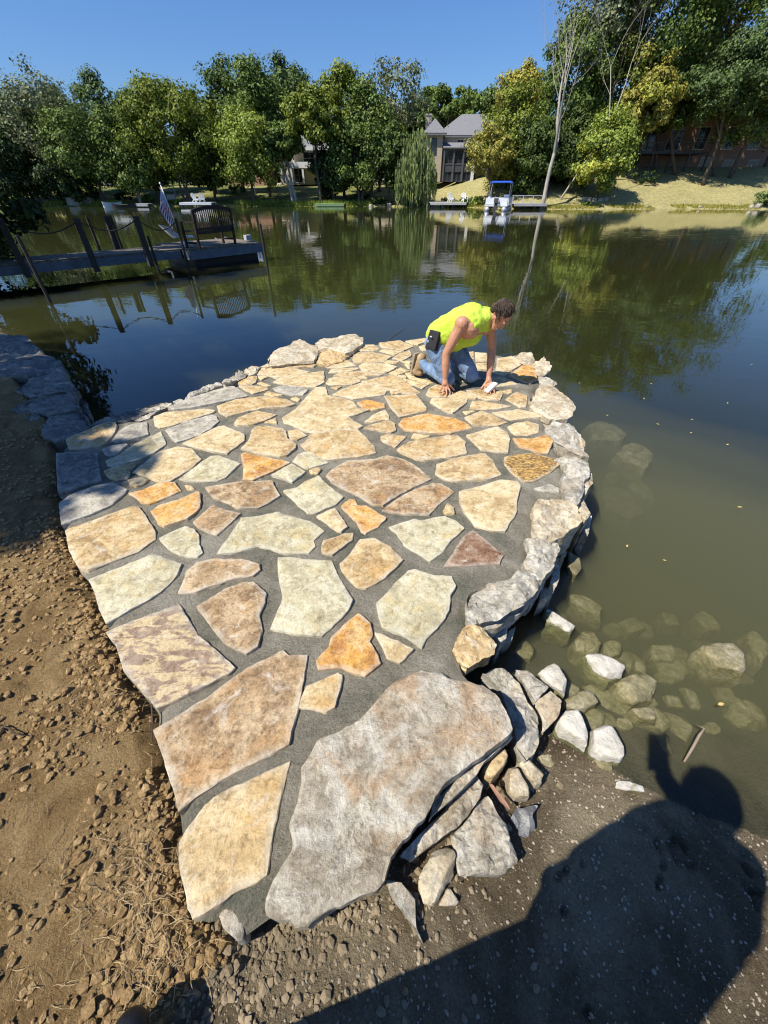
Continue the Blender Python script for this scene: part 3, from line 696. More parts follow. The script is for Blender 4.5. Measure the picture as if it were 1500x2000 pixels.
RK = """521,708 522,698 540,682 584,664 614,671 626,680 614,702 580,705 528,711|.06|.30|limewarm|r|large pale boulder humped at the far left corner of the patio rim
616,668 628,660 660,656 690,652 708,658 705,668 688,682 674,687 650,681 624,680|.06|.3|limewarm|r|long flat boulder at the far tip of the patio, right of the humped boulder
620,706 626,688 636,681 660,686 682,693 666,704 640,710|.03|.2|tan|r|yellow brown wedge stone in front of the far flat boulder
432,745 464,718 482,728 478,733 450,748 438,749|.04|.3|lime|r|grey pointed rim stone left of the far corner boulder
474,721 496,712 508,715 496,728 486,732|.03|.25|limewarm|r|small pale rim stone touching the grey pointed rim stone
508,714 520,709 532,715 518,717|.02|.2|limewarm|r|tiny pale rim stone tucked against the humped boulder
360,778 366,768 392,760 426,745 434,751 400,764 370,778|.0|.25|lime|r|narrow grey rim stone beside the long grey flagstone
264,797 272,792 324,782 336,788 312,798 286,802|.0|.25|grey|r|flat light grey rim stone on the left inlet side
200,816 254,798 286,803 268,814 232,823 200,824|.0|.25|wallstone|r|dark grey rim stone nearest the old stone bank
262,820 300,804 312,802 290,816 270,822|.0|.2|grey|r|thin grey sliver behind the dark rim stone
338,784 352,779 360,782 346,789|.0|.2|lime|r|small grey rim stone between the narrow and the flat one
996,694 1020,687 1039,688 1048,701 1040,708 1026,710 1016,706|.03|.3|limewarm|r|pale rim boulder farthest right, just behind the orange flagstone
1040,706 1062,697 1078,712 1075,724 1060,730 1050,731 1041,714|.03|.35|limewarm|r|pale blocky rim boulder right of the orange flagstone
1050,733 1062,731 1086,744 1089,748 1080,753 1056,748|.0|.3|lime|r|low white rim stone between two pale boulders
1038,772 1055,752 1084,753 1098,764 1112,776 1122,790 1118,806 1110,814 1075,815 1040,798|.03|.32|limewarm|r|big cream layered rim boulder right of the kneeling worker
1065,832 1082,821 1116,830 1136,846 1143,860 1142,878 1152,888 1138,890 1110,878 1082,856 1067,842|.03|.34|lime|r|rough grey rim boulder below the big cream one
1085,895 1102,889 1124,888 1144,898 1153,916 1140,940 1136,964 1126,980 1112,974 1106,948 1098,934 1110,916 1106,902|.03|.34|lime|r|grey rim stone with white crust beside the speckled ochre flagstone
1144,934 1156,922 1159,942 1142,966 1134,960|-.02|.3|limewarm|r|small tan chunk outside the white crusted rim stone
1042,992 1056,974 1108,972 1128,988 1137,1012 1126,1024 1076,1052 1056,1046 1046,1028|.035|.42|limewarm|r|tall blocky cream boulder with a dark broken face on the rim
1130,982 1138,972 1154,1002 1144,1014 1132,998|-.03|.3|limewarm|r|pale pointed stone outside the tall blocky boulder
1141,1013 1156,1008 1150,1042 1140,1034|-.14|.25|lime|r|small stone low at the water outside the tall blocky boulder
1026,1053 1047,1049 1090,1057 1097,1067 1077,1104 1060,1130 1038,1126 1022,1096 1034,1069|.02|.36|lime|r|grey green crusted rim boulder below the tall blocky one
911,1160 927,1145 1000,1124 1012,1112 1035,1116 1050,1136 1053,1149 1021,1181 978,1205 922,1216 911,1203|.03|.22|lime|r|thick dark grey rim slab overhanging the water
910,1219 930,1219 946,1227 969,1256 965,1275 917,1299 895,1288 883,1269 890,1253|.015|.12|tan|r|tan five sided rim stone next to the wide mortar joint
951,1227 991,1219 989,1245 978,1253|-.16|.25|lime|r|grey broken stone wedged under the dark grey slab
1087,1096 1095,1110 1094,1128 1087,1146 1074,1139 1077,1120|-.14|.3|lime|r|narrow pale stone standing against the crusted boulder
1058,1149 1074,1144 1073,1165 1055,1171|-.20|.2|lime|r|small greenish stone low beside the overhanging slab
1097,1072 1108,1077 1104,1088 1096,1085|-.22|.2|limewarm|r|little pink stone at the water by the green rock
994,1232 1007,1224 1000,1250 985,1254|-.24|.16|grey|r|little dark stone at the water under the slab
944,1312 980,1302 1012,1332 1032,1364 1056,1412 1052,1440 1046,1470 1028,1484 1012,1460 1000,1400 975,1340|-.17|.24|lime|b|long pale slab leaning along the right side of the big front slab
1008,1308 1032,1308 1072,1340 1048,1370 1024,1334|-.20|.2|lime|b|flat pale rock behind the white block by the water
1044,1372 1076,1348 1098,1368 1088,1404 1060,1430 1060,1404|-.20|.22|limewarm|b|bright white block beside the leaning slab
1010,1488 1036,1482 1062,1508 1060,1528 1048,1534 1028,1514|-.22|.14|limewarm|b|small pale rock at the end of the leaning slab
996,1496 1008,1494 1036,1540 1036,1556 1008,1560 994,1544|-.20|.14|limewarm|b|yellowish rock with a dark split beside the front slab
944,1498 966,1472 992,1460 992,1486 962,1522 950,1514|-.14|.2|tan|b|pinkish tan rock wedged under the front slab edge
988,1425 1003,1437 945,1488 930,1515 862,1578 838,1600 846,1566 905,1510|-.05|.08|slab|b|thin ledge stone layered directly under the big front slab
945,1533 940,1557 897,1613 847,1647 800,1683 778,1672 843,1607 900,1540 930,1510|-.13|.12|slab|b|long tan slab stacked under the right edge of the front slab
933,1567 953,1560 987,1607 1010,1667 1010,1687 977,1707 900,1707 893,1680 880,1637|-.17|.16|lime|b|big grey angular rock with white veins on the mud
843,1660 880,1647 893,1667 887,1707 850,1767 827,1763 813,1727 827,1687|-.16|.12|limewarm|b|upright egg shaped rock left of the grey veined rock
757,1720 783,1723 810,1757 813,1813 827,1843 800,1797 767,1753|-.13|.1|lime|b|narrow grey spike of rock half buried in the mud
877,1727 897,1760 887,1773 853,1773|-.19|.08|limewarm|b|low buried rock in front of the egg shaped rock
423,1780 443,1770 480,1792 477,1837 460,1845 436,1822|-.035|.1|lime|b|small broken grey and pink stone at the near end of the mortar
1060,1204 1064,1188 1080,1196 1128,1224 1116,1238 1068,1220|-.335|.16|tide|s|pale oblong stone just breaking the water near the overhanging slab
1122,1250 1134,1236 1160,1234 1176,1256 1170,1276 1140,1280 1124,1268|-.38|.2|algae|s|round green stone under water above the white tipped rock
1178,1256 1196,1248 1214,1256 1212,1280 1194,1286 1178,1274|-.42|.2|algae|s|smaller round green stone right of the other round one
1142,1280 1164,1272 1190,1284 1220,1300 1216,1320 1192,1330 1156,1304|-.315|.2|tide|s|white tipped rock half out of the water beside the green boulders
1052,1312 1070,1300 1088,1294 1108,1332 1106,1356 1076,1340|-.30|.2|tide|s|algae rimmed rock with a white top near the flat pale rock
1200,1328 1232,1316 1262,1318 1284,1332 1276,1368 1236,1376 1208,1352|-.345|.22|algae|s|large mossy boulder just awash in the middle of the shallows
1232,1384 1272,1380 1286,1408 1248,1404|-.35|.16|algae|s|bright green small boulder below the large mossy one
1100,1368 1130,1352 1156,1348 1168,1372 1144,1388 1100,1384|-.33|.18|algae|s|long shiny green rock left of the large mossy boulder
1088,1404 1104,1388 1132,1386 1148,1416 1150,1456 1124,1440 1100,1424|-.26|.2|tide|s|sharp white topped rock with a wet brown foot
1156,1424 1188,1410 1206,1434 1220,1460 1220,1484 1180,1478 1158,1468|-.28|.2|tide|s|brown rock with a white patch at the edge of the shadow
1136,1336 1180,1340 1210,1368 1236,1400 1220,1404 1172,1380|-.44|.14|algae|s|flat drowned slab left of the mossy boulder
1364,1264 1398,1256 1432,1256 1460,1288 1456,1316 1400,1304|-.345|.22|algae|s|lime green boulder breaking the surface far right
1352,1204 1368,1192 1396,1210 1416,1232 1380,1232|-.50|.2|algae|s|dim drowned stone above the lime green boulder
1452,1236 1476,1232 1500,1260 1492,1300 1466,1270|-.46|.2|algae|s|dim drowned stone right of the lime green boulder
1272,1260 1316,1258 1320,1292 1268,1290|-.46|.2|algae|s|square drowned stone left of the lime green boulder
1318,1288 1364,1288 1382,1322 1332,1314|-.50|.2|algae|s|dim oblong stone deep in front of the square drowned one
1103,1160 1138,1163 1178,1187 1178,1210 1138,1194|-.45|.18|algae|s|long pale drowned slab nearest the overhanging rim slab
1109,1077 1130,1085 1137,1107 1127,1125 1109,1120|-.34|.25|algae|s|green stone touching the surface beside the crusted rim boulder
1137,831 1176,823 1206,834 1224,849 1218,864 1149,861|-.50|.3|algae|s|pale drowned boulder farthest up along the rim
1200,888 1227,864 1256,872 1281,891 1260,918 1224,903|-.48|.3|algae|s|drowned boulder with a lit edge beside the white crusted rim stone
1222,948 1245,936 1266,952 1284,981 1260,978|-.60|.3|algae|s|faint drowned stone below the lit edged one
1170,954 1200,952 1230,960 1266,999 1230,1017 1179,996|-.62|.3|algae|s|broad faint drowned stone beside the tall blocky boulder
1160,1384 1190,1392 1206,1410 1200,1430 1170,1420|-.42|.12|algae|s|small drowned stone between the two white topped rocks
1296,1356 1324,1360 1336,1384 1308,1380|-.46|.15|algae|s|small drowned stone right of the bright green boulder
1332,1340 1356,1348 1372,1388 1348,1384|-.48|.15|algae|s|narrow drowned stone right of the small one
1284,1388 1320,1396 1356,1420 1340,1452 1300,1420|-.44|.12|algae|s|flat drowned stone beside the shadow of the phone
1276,1424 1300,1436 1322,1496 1300,1488|-.42|.1|algae|s|long drowned stone right against the phone shadow
1204,1524 1230,1526 1256,1536 1260,1550 1200,1540|-.325|.05|tide|s|thin pale flake lying at the waterline left of the shadow
1156,1480 1180,1482 1200,1492 1196,1508 1172,1502|-.34|.08|algae|s|low green stone under the white patched rock
1048,1476 1072,1472 1086,1500 1064,1514|-.33|.1|algae|s|dull olive stone touching the small pale rock
1002,1260 1028,1248 1044,1272 1036,1290 1010,1284|-.42|.15|algae|s|drowned stone in the dark corner under the rim
1180,930 1200,918 1214,934 1196,950|-.64|.3|algae|s|very faint drowned stone between the rim and the lit edged one
1210,1212 1240,1206 1262,1228 1228,1240|-.52|.2|algae|s|vague drowned stone in open murky water above the shallows
1290,1196 1316,1200 1330,1224 1300,1220|-.55|.2|algae|s|vague drowned stone left of the dim one above the lime boulder
1240,1286 1262,1300 1262,1322 1240,1306|-.43|.15|algae|s|small drowned stone right of the white tipped rock
1395,1340 1430,1344 1440,1372 1404,1368|-.50|.2|algae|s|dim drowned stone below the lime green boulder
0,651 49,655 60,664 20,672 -40,676 -60,660|-.03|.3|wallstone|w|far course of the old stone bank edge, nearest the dock
-20,674 58,665 84,690 23,697 -30,704|-.02|.34|wallstone|w|long shaded bank stone second from the dock end
-20,702 84,691 110,697 120,709 120,721 82,730 -20,736|-.01|.36|wallstone|w|wide bank stone with a sunlit patch on its near edge
28,760 47,746 89,730 118,727 146,751 140,762 58,774|-.01|.36|wallstone|w|bank stone with reddish dirt on it, middle of the stone edge
30,788 58,776 145,763 149,793 93,807 47,802|-.01|.36|wallstone|w|lighter grey flat bank stone in the stone edge
79,849 93,814 149,797 170,811 175,830 145,848 105,862|-.01|.36|wallstone|w|blue grey bank stone meeting the corner of the patio
149,774 164,782 176,816 160,804|-.12|.3|wallstone|w|narrow stone standing in the water below the stone edge
176,828 200,816 216,820 206,829 182,838|-.02|.28|wallstone|w|dark stone filling the corner between bank and patio
80,812 60,820 40,806 20,800 46,790|-.03|.2|wallstone|w|small shaded stone half under dirt by the stone edge
-90,690 -30,680 -25,712 -90,722|-.03|.3|wallstone|w|shaded bank stone at the left edge of the picture"""
GR = dict(r=RIM, b=BNK, s=SUB, w="stones of the old bank edge")
for i, ln in enumerate(RK.split('\n')):
    pts, z, t, m, g, lab = ln.split('|'); z = float(z); t = float(t)
    if g in 'rw' or (g == 'b' and ('slab' in lab[:30] or 'ledge' in lab or 'spike' in lab or 'angular' in lab or 'block' in lab or 'flat pale' in lab)):
        ledge(pts, z, t, M[m], lab, GR[g], seed=i+3, rough=1.0 if g != 'w' else 1.3, relief=1.2 if g != 'w' else 1.6); continue
    rock(pts, z, t, M[m], lab, GR[g], seed=i+3, bulge=.02 if g == 'r' else (.03 if g == 's' else .022), flare={'r': 1.04, 's': 1.12, 'b': 1.05, 'w': 1.0}[g],
         rough={'r': 1.1, 's': .8, 'b': 1.1, 'w': 1.2}[g], name='rock', under=.85)
SLAB = "823,1307 862,1315 900,1327 943,1337 966,1355 980,1373 993,1400 997,1417 960,1446 883,1513 857,1537 840,1577 797,1620 770,1650 757,1667 747,1713 730,1733 700,1740 660,1766 610,1793 600,1802 570,1800 540,1798 518,1787 520,1753 533,1720 573,1657 567,1607 590,1547 593,1497 610,1463 623,1447 650,1440 707,1393 743,1357 770,1333"
ledge(SLAB, .03, .10, M['slab'], "huge weathered tan grey slab filling the front of the patio, largest stone of all", None, seed=91, rough=.8, name='stone_slab', cat='slab', step=.014, relief=.55)
# ------------------------------------------------------------------ clods, pebbles, roots
def scatter_clods(name, n, zone, mat, rmin, rmax, seed, power=3.0):
    rng = np.random.default_rng(seed); ico = bmesh.new(); bmesh.ops.create_icosphere(ico, subdivisions=1, radius=1)
    iv = np.array([v.co[:] for v in ico.verts]); fi = np.array([[v.index for v in f.verts] for f in ico.faces]); ico.free()
    pts = []
    while len(pts) < n:
        a = zone(rng, n*2); pts = a if len(pts) == 0 else np.concatenate([pts, a])
    pts = pts[:n]; r = rmin + (rmax-rmin)*rng.random(n)**power
    z = terrain(pts[:, 0], pts[:, 1]) + r*.25
    V = iv[None]*(1 + .45*(rng.random((n, len(iv), 1))-.5)*2*.7)
    sc = np.stack([r*(.8+.5*rng.random(n)), r*(.8+.5*rng.random(n)), r*(.6+.3*rng.random(n))], 1)[:, None]
    a = rng.random(n)*6.28; ca, sa = np.cos(a)[:, None], np.sin(a)[:, None]
    V = V*sc; V = np.stack([V[..., 0]*ca - V[..., 1]*sa, V[..., 0]*sa + V[..., 1]*ca, V[..., 2]], -1)
    V += np.stack([pts[:, 0], pts[:, 1], z], 1)[:, None]
    Fc = (fi[None] + (np.arange(n)*len(iv))[:, None, None]).reshape(-1, 3)
    return tag(mk(name, V.reshape(-1, 3), Fc, mat, None, False, origin=(0, 0, 0)), kind='stuff')
def zone_dirt(rng, k):
    p = np.stack([rng.uniform(-3.4, .1, k), rng.uniform(-.4, 3.2, k)], 1)
    d = pdist(p[:, 0], p[:, 1], LEFT_EDGE, False); ok = inside(p[:, 0], p[:, 1], DIRTPOLY) & (rng.random(k) < np.maximum(.42, np.exp(-d/.25)) * np.where(p[:, 1] < 1.4, 1, .6))
    cl = fbm(np.c_[p, p[:, :1]*0], 3.5, 3, 77); return p[ok & (cl + rng.uniform(-.25, .25, k) > -.12)]
def zone_mud(rng, k):
    p = np.stack([rng.uniform(-.75, 2.2, k), rng.uniform(-.4, .9, k)], 1)
    return p[~inside(p[:, 0], p[:, 1], DIRTPOLY) & inside(p[:, 0], p[:, 1], LAND) & ~inside(p[:, 0], p[:, 1], PATIO)]
tag(scatter_clods('dirt_clods', 30000, zone_dirt, M['clod'], .0018, .016, 5, 5.5), "crumbly brown clods of dug soil along the left edge of the patio", "soil clods")
M['pebble'] = simple('pebbles', (.30, .25, .18), .8, .5, 3)
tag(scatter_clods('pebbles', 9000, zone_mud, M['pebble'], .0010, .0055, 6, 5.0), "tiny pebbles strewn over the wet mud by the water", "pebbles")
M['crumb'] = simple('mud_crumb', (.22, .17, .105), .95, .5, 9, .8)
def zone_crumb(rng, k):
    p = np.stack([rng.uniform(-.75, 1.0, k), rng.uniform(-.3, .9, k)], 1); d = pdist(p[:, 0], p[:, 1], PATIO, True)
    return p[~inside(p[:, 0], p[:, 1], DIRTPOLY) & inside(p[:, 0], p[:, 1], LAND) & ~inside(p[:, 0], p[:, 1], PATIO) & (rng.random(k) < np.exp(-d/.12)) ]
tag(scatter_clods('mud_crumbs', 4200, zone_crumb, M['crumb'], .002, .013, 15, 4.5), "crumbled mud and grit along the foot of the front slab", "mud crumbs")
rngd = random.Random(31); nd = 0
for k_ in range(400):
    if nd >= 26: break
    px_, py_ = rngd.uniform(1090, 1500), rngd.uniform(1150, 1480); g_ = gp(px_, py_, -.45)
    if inside(np.array([g_[0]]), np.array([g_[1]]), LAND)[0] or inside(np.array([g_[0]]), np.array([g_[1]]), PATIO)[0] or pdist(np.array([g_[0]]), np.array([g_[1]]), LAND, True)[0] < .12: continue
    r_ = rngd.uniform(.035, .095); a_ = rngd.uniform(0, 3); zb = th(g_[0], g_[1]) + r_*.45; pts_ = [np.array((g_[0] + r_*(1+.35*rngd.random())*math.cos(a_+t), g_[1] + r_*.75*(1+.35*rngd.random())*math.sin(a_+t))) for t in np.arange(0, 6.2, .9)]
    rock(pts_, min(zb, -.40), r_*1.6, M['algae'], "small dim drowned stone lying among larger ones in the murky shallows", "small drowned stones", seed=200+k_, bulge=.03, flare=1.1); nd += 1
def roots():
    rng = random.Random(4); b = MB()
    spots = [gp(rng.gauss(250, 60), rng.gauss(1740, 70)) for _ in range(230)] + [gp(rng.gauss(300, 45), rng.gauss(1860, 50)) for _ in range(110)] + \
            [gp(rng.uniform(0, 330), rng.uniform(1200, 1990)) for _ in range(130)] + [gp(rng.gauss(110, 25), rng.gauss(1085, 20)) for _ in range(60)]
    for c in spots:
        if not inside(np.array([c[0]]), np.array([c[1]]), DIRTPOLY)[0]: continue
        a = rng.uniform(0, 6.28); L = rng.uniform(.02, .085); x, y = c[0], c[1]; pts = []
        z = th(x, y) + .003; k = 5
        for j in range(k):
            pts.append((x, y, z + .012*math.sin(j/(k-1)*math.pi)*rng.random() + .004)); a += rng.uniform(-.35, .35); x += math.cos(a)*L/k; y += math.sin(a)*L/k
        b.tube(pts, [.0006, .0009, .0009, .0007, .0003], 4, False)
    return b
tag(roots().obj('dry_roots', simple('dry_roots', (.46, .34, .18), .9, .4), origin=(0, 0, 0)), "dry straw coloured roots and grass bits scattered over the dug soil", "dry roots", kind='stuff')
def stick(name, px, zs, rad, mat, label, cat='stick', grp=None):
    pts = [gp(*p, z) for p, z in zip(px, zs)]; b = MB(); b.tube(pts, rad, 6); return tag(b.obj(name, mat, smooth=True), label, cat, grp)
M['stick'] = simple('weathered_stick', (.27, .21, .14), .9, .3)
M['bark_dark'] = simple('dark_twig', (.07, .05, .035), .9, .3)
stick('stick', [(1336, 1488), (1352, 1462), (1366, 1436), (1376, 1424), (1358, 1414)], [-.34, -.32, -.30, -.29, -.31], [.004, .006, .006, .005, .002], M['stick'], "pale bent stick poking out of the shallow water beside the shadow")
stick('twig', [(0, 1418), (18, 1422), (30, 1434), (58, 1438)], [-.02]*4, [.002, .003, .003, .001], M['bark_dark'], "dark forked twig on the dug soil at the left edge", 'twig')
stick('twig', [(296, 1375), (298, 1405), (297, 1450)], [-.01, -.01, -.02], [.004, .003, .002], M['bark_dark'], "short dark twig standing against the patio edge by the brown flagstone", 'twig')
stick('branch', [(756, 668), (770, 656), (784, 647), (792, 643)], [-.05, -.1, -.12, -.14], [.006, .005, .004, .002], M['bark_dark'], "thin bare branch sticking out over the water behind the far edge of the patio", 'branch')
leafm = simple('fallen_leaf', (.45, .33, .12), .7, .4, 20)
rng = random.Random(12)
LFP = [(1258, 778), (1186, 811), (1352, 819), (1421, 787), (1285, 828), (1272, 749), (1350, 845), (1421, 868), (1468, 712), (1398, 660), (1225, 1066), (1298, 1094), (1408, 1375), (1132, 748), (1445, 990)]
LFL = ["tiny pale leaf on the water below the tree reflection, right of the cream boulder", "small pale leaf nearest the cream layered rim boulder", "brown leaf with a thin stem floating in open blue water", "pale leaf at the tip of the tree reflection, far right", "tiny speck of leaf left of the stemmed brown leaf", "leaf speck at the lower edge of the left tree reflection", "leaf speck just below the stemmed brown leaf", "lone leaf speck in open water toward the right edge", "leaf floating inside the tree reflection near the right edge", "leaf floating in the dark middle of the right tree reflection", "small dark leaf on murky water beside the tall blocky boulder", "tiny leaf speck on murky green water above the drowned slab", "small green leaf floating above the shallow stones on the right", "pinkish leaf close to the low white rim stone", "tiny leaf speck at the right edge above the shallows"]
for i, (x, y) in enumerate(LFP):
    c = gp(x, y, WZ+.004); b = MB(); a = rng.uniform(0, 3.1); L = rng.uniform(.011, .019)
    pr = [(-1, 0), (-.4, .4), (.3, .38), (1, 0), (.3, -.4), (-.4, -.38)]
    b.prism([(c[0]+L*(p*math.cos(a)-q*math.sin(a)), c[1]+L*(p*math.sin(a)+q*math.cos(a))) for p, q in pr], WZ+.002, WZ+.005)
    tag(b.obj('floating_leaf', leafm), LFL[i], 'leaf', 'leaves floating on the lake')
# clear plastic scrap and strip of bark by the rocks
b = MB(); p = [gp(x, y, -.245) for x, y in ((994, 1600), (1010, 1580), (1052, 1574), (1036, 1596), (1046, 1618), (1026, 1640), (1012, 1632), (1004, 1612))]
pp = np.array([q_[:2] for q_ in p]); pp = pp if area(pp) > 0 else pp[::-1]; pp = densify(pp, .02, random.Random(8), .012); T_, F_ = captop(pp, .018, np.random.default_rng(2)); q_ = np.c_[T_, T_[:, :1]*0]; V_ = np.c_[T_, -.245 + .03*fbm(q_, 22, 3, 2)]
b = MB(); b.add(V_, F_); tag(b.obj('plastic_scrap', simple('grey_plastic', (.13, .13, .125), .25, .5, 25, .8, 0, .7)), "crumpled clear grey plastic scrap lying on the mud beside the veined rock", "plastic scrap")
b = MB(); p = [gp(x, y, -.16) for x, y in ((958, 1528), (964, 1530), (992, 1566), (998, 1578), (980, 1562))]
b.prism(p, -.19, -.175); tag(b.obj('bark_strip', simple('reddish_bark', (.36, .20, .13), .8, .3, 25)), "reddish brown strip of bark lying between the rocks under the slab", "bark strip")
# ------------------------------------------------------------------ foliage
def leafmat(name, dark, light, trans=.25, rnd=.0):
    q = NT(name); g = q.n("NewGeometry"); oi = q.n("ObjectInfo")
    dark = tuple(a*1.2 for a in dark); light = tuple(min(.6, a*1.65) for a in light)
    f = q.math('MULTIPLY', g.outputs['Random Per Island'], .7)
    f = q.math('ADD', f, q.math('MULTIPLY', q.noise(g.outputs['Position'], .55, 3, .6), .55))
    c = q.ramp(f, [(.25, dark), (.75, light)])
    d = q.n("BsdfDiffuse", {'Color': c}); t = q.n("BsdfTranslucent", {'Color': c})
    gl = q.n("BsdfGlossy", {'Roughness': .45, 'Color': (.8, .85, .8, 1)})
    m = q.n("MixShader", {0: trans}); q.t.links.new(d.outputs[0], m.inputs[1]); q.t.links.new(t.outputs[0], m.inputs[2])
    m2 = q.n("MixShader", {0: .018}); q.t.links.new(m.outputs[0], m2.inputs[1]); q.t.links.new(gl.outputs[0], m2.inputs[2])
    q.t.links.new(m2.outputs[0], q.out.inputs[0]); return q.m
LM = dict(
    mid=leafmat('leaves_mid', (.030, .055, .012), (.105, .145, .030)), olive=leafmat('leaves_olive', (.040, .060, .009), (.145, .17, .024)),
    dark=leafmat('leaves_dark', (.020, .036, .010), (.070, .100, .022)), deep=leafmat('leaves_deep', (.010, .022, .008), (.034, .055, .016)),
    yellow=leafmat('leaves_yellow', (.14, .15, .02), (.46, .40, .06), .3), gold=leafmat('leaves_gold', (.09, .10, .02), (.28, .25, .05), .3),
    lime=leafmat('leaves_lime', (.07, .10, .015), (.22, .26, .045), .3), grey=leafmat('leaves_grey', (.045, .058, .025), (.155, .17, .085)),
    willow=leafmat('leaves_willow', (.07, .10, .03), (.19, .23, .08), .35), blue=leafmat('leaves_blue', (.024, .044, .014), (.080, .115, .034)),
    rust=leafmat('leaves_rust', (.14, .07, .03), (.30, .16, .07)))
BK = simple('bark_brown', (.12, .095, .07), .9, .35, 3, .6, bd=.03); BP = simple('bark_pale', (.40, .36, .29), .9, .3, 3, .5, bd=.03)
def leaves(C, rad, per, size, rng, flat=.75):
    """clumps of small leaf faces: centres C, radii rad"""
    n = len(C)*per; k = np.repeat(np.arange(len(C)), per)
    d = rng.normal(size=(n, 3)); d /= np.linalg.norm(d, axis=1, keepdims=True)
    r = rng.random(n)**.45*(1 + .35*rng.random(n)*(rng.random(n) < .25))
    p = C[k] + d*(r*rad[k])[:, None]*np.array((1, 1, flat))
    oc = p - C.mean(0); oc /= np.linalg.norm(oc, axis=1, keepdims=True)+1e-6; nn = d*.9 + oc*.45 + rng.normal(size=(n, 3))*.42 + np.array((0, 0, .3)); nn /= np.linalg.norm(nn, axis=1, keepdims=True)
    a = np.cross(nn, rng.normal(size=(n, 3))); a /= np.linalg.norm(a, axis=1, keepdims=True); b2 = np.cross(nn, a)
    s = size*(.6 + .8*rng.random(n))[:, None]
    V = np.stack([p - a*s*.55 - b2*s*.1, p - b2*s*.42 + nn*s*.1, p + a*s*.55 + b2*s*.05, p + b2*s*.42 + nn*s*.12], 1)
    return V.reshape(-1, 3), np.arange(n*4).reshape(-1, 4)
def crownpts(c, rx, ry, rz, n, rng, seed):
    d = rng.normal(size=(n*3, 3)); d /= np.linalg.norm(d, axis=1, keepdims=True)
    r = .30 + .66*rng.random(n*3)**.55
    lump = 1 + .24*fbm(d*1.0 + seed, 1.7, 2, seed)
    p = d*(r*lump)[:, None]; p = p[(p[:, 2] > -.85)][:n]
    p[:, :2] *= (1 - .22*np.clip(p[:, 2:3], 0, 1))
    return p*np.array((rx, ry, rz)) + np.array(c)
def branch(b, p, d, L, r, depth, rng, spread=.5, n=3):
    p = Vector(p); d = Vector(d).normalized(); pts = [p.copy()]; rad = [r]
    for i in range(4):
        d = (d + Vector((rng.gauss(0, .10), rng.gauss(0, .10), rng.gauss(.02, .06)))).normalized(); p = p + d*L/4; pts.append(p.copy()); rad.append(r*(1 - .13*(i+1)))
    b.tube(pts, rad, 6 if r > .05 else 4, False)
    if depth == 0: return
    for k in range(n):
        q = pts[-1] if k < 2 else pts[2 + (k % 2)]
        nd = (d + Vector((rng.gauss(0, spread), rng.gauss(0, spread), rng.gauss(.1, spread*.6)))).normalized()
        branch(b, q, nd, L*rng.uniform(.55, .8), rad[-1]*rng.uniform(.6, .8), depth-1, rng, spread, n)
def tree(px, top, bot, hw, Y, leaf, label, seed, base=None, trunk=.22, nclump=None, per=165, size=.30, bark=None, lean=0, group="trees along the far bank", cover=None, name='leafy_tree', sparse=1.0, multi=1):
    """photo column px, crown top and bottom rows, half width in photo pixels, distance Y"""
    rng = np.random.default_rng(seed); rr = random.Random(seed)
    hw = hw*(1.22 if px < 800 else 1.12); Y = max(Y, float(np.interp(dp(px, bot, Y)[0], SHX, SHY)) + .6)
    T = dp(px, top, Y); B = dp(px, bot, Y); mid = (top + bot)/2
    Cc = dp(px, mid, Y); wdt = dp(px + hw, mid, Y)[0] - Cc[0]; rz = max(1.0, (T[2]-B[2])/2)
    cx = Cc[0]
    if base is not None: gx = dp(base, bot, Y)[0]
    else: gx = cx - lean
    gz = th(gx, Y) - .1
    e = empty(name, (gx, Y, gz), label, 'tree', group)
    o0 = np.array((gx, Y, gz)); cen = np.array((cx, Y, (T[2]+B[2])/2))
    n = int((nclump or 46)*sparse*1.75); C = crownpts(cen, wdt*1.0, wdt*.95, rz*1.0, n, rng, seed)
    rad = (.20 + .13*rng.random(len(C)))*min(wdt, rz)*1.05
    b = MB(); tz = max(B[2] + rz*.5, gz + 1.5)
    for m_ in range(multi):
        off = (m_ - (multi-1)/2)*.9
        jo = Vector((cx + off*.9 + rr.uniform(-.3, .3), Y + rr.uniform(-.4, .4), tz)); st = Vector((gx + off*.45, Y, gz))
        pts = [st.lerp(jo, t) + Vector((rr.gauss(0, .10), rr.gauss(0, .10), 0))*(t*(1.2-t)*3) for t in (0, .12, .35, .6, .85, 1)]
        b.tube(pts, [trunk*1.35, trunk, trunk*.85, trunk*.7, trunk*.6, trunk*.5], 9)
        idx = rng.choice(len(C), min(7, len(C)), replace=False)
        for i in idx:
            s0 = pts[rr.choice((3, 4, 5))]; en = Vector(C[i]); mdp = s0.lerp(en, .5) + Vector((0, 0, (en.z-s0.z)*.12 + .2))
            b.tube([s0, mdp, en], [trunk*.42, trunk*.25, trunk*.08], 5, False)
    mk('trunk', np.array(b.V) - o0, b.F, bark or BK, e, True)
    V, F = leaves(C, rad, int(per), size, rng); mk('crown', V - o0, F, LM[leaf], e)
    if cover:
        lf, dx, dz, k, rr_ = cover; sel = C[np.argsort(np.abs((C[:, 0]-cx)/wdt - dx) + np.abs((C[:, 2]-cen[2])/rz - dz))][:k]
        V, F = leaves(sel + np.array((0, -wdt*.12, 0)), np.full(len(sel), rr_*wdt), int(per*1.1), size, rng); mk('turning_leaves', V - o0, F, LM[lf], e)
    return e
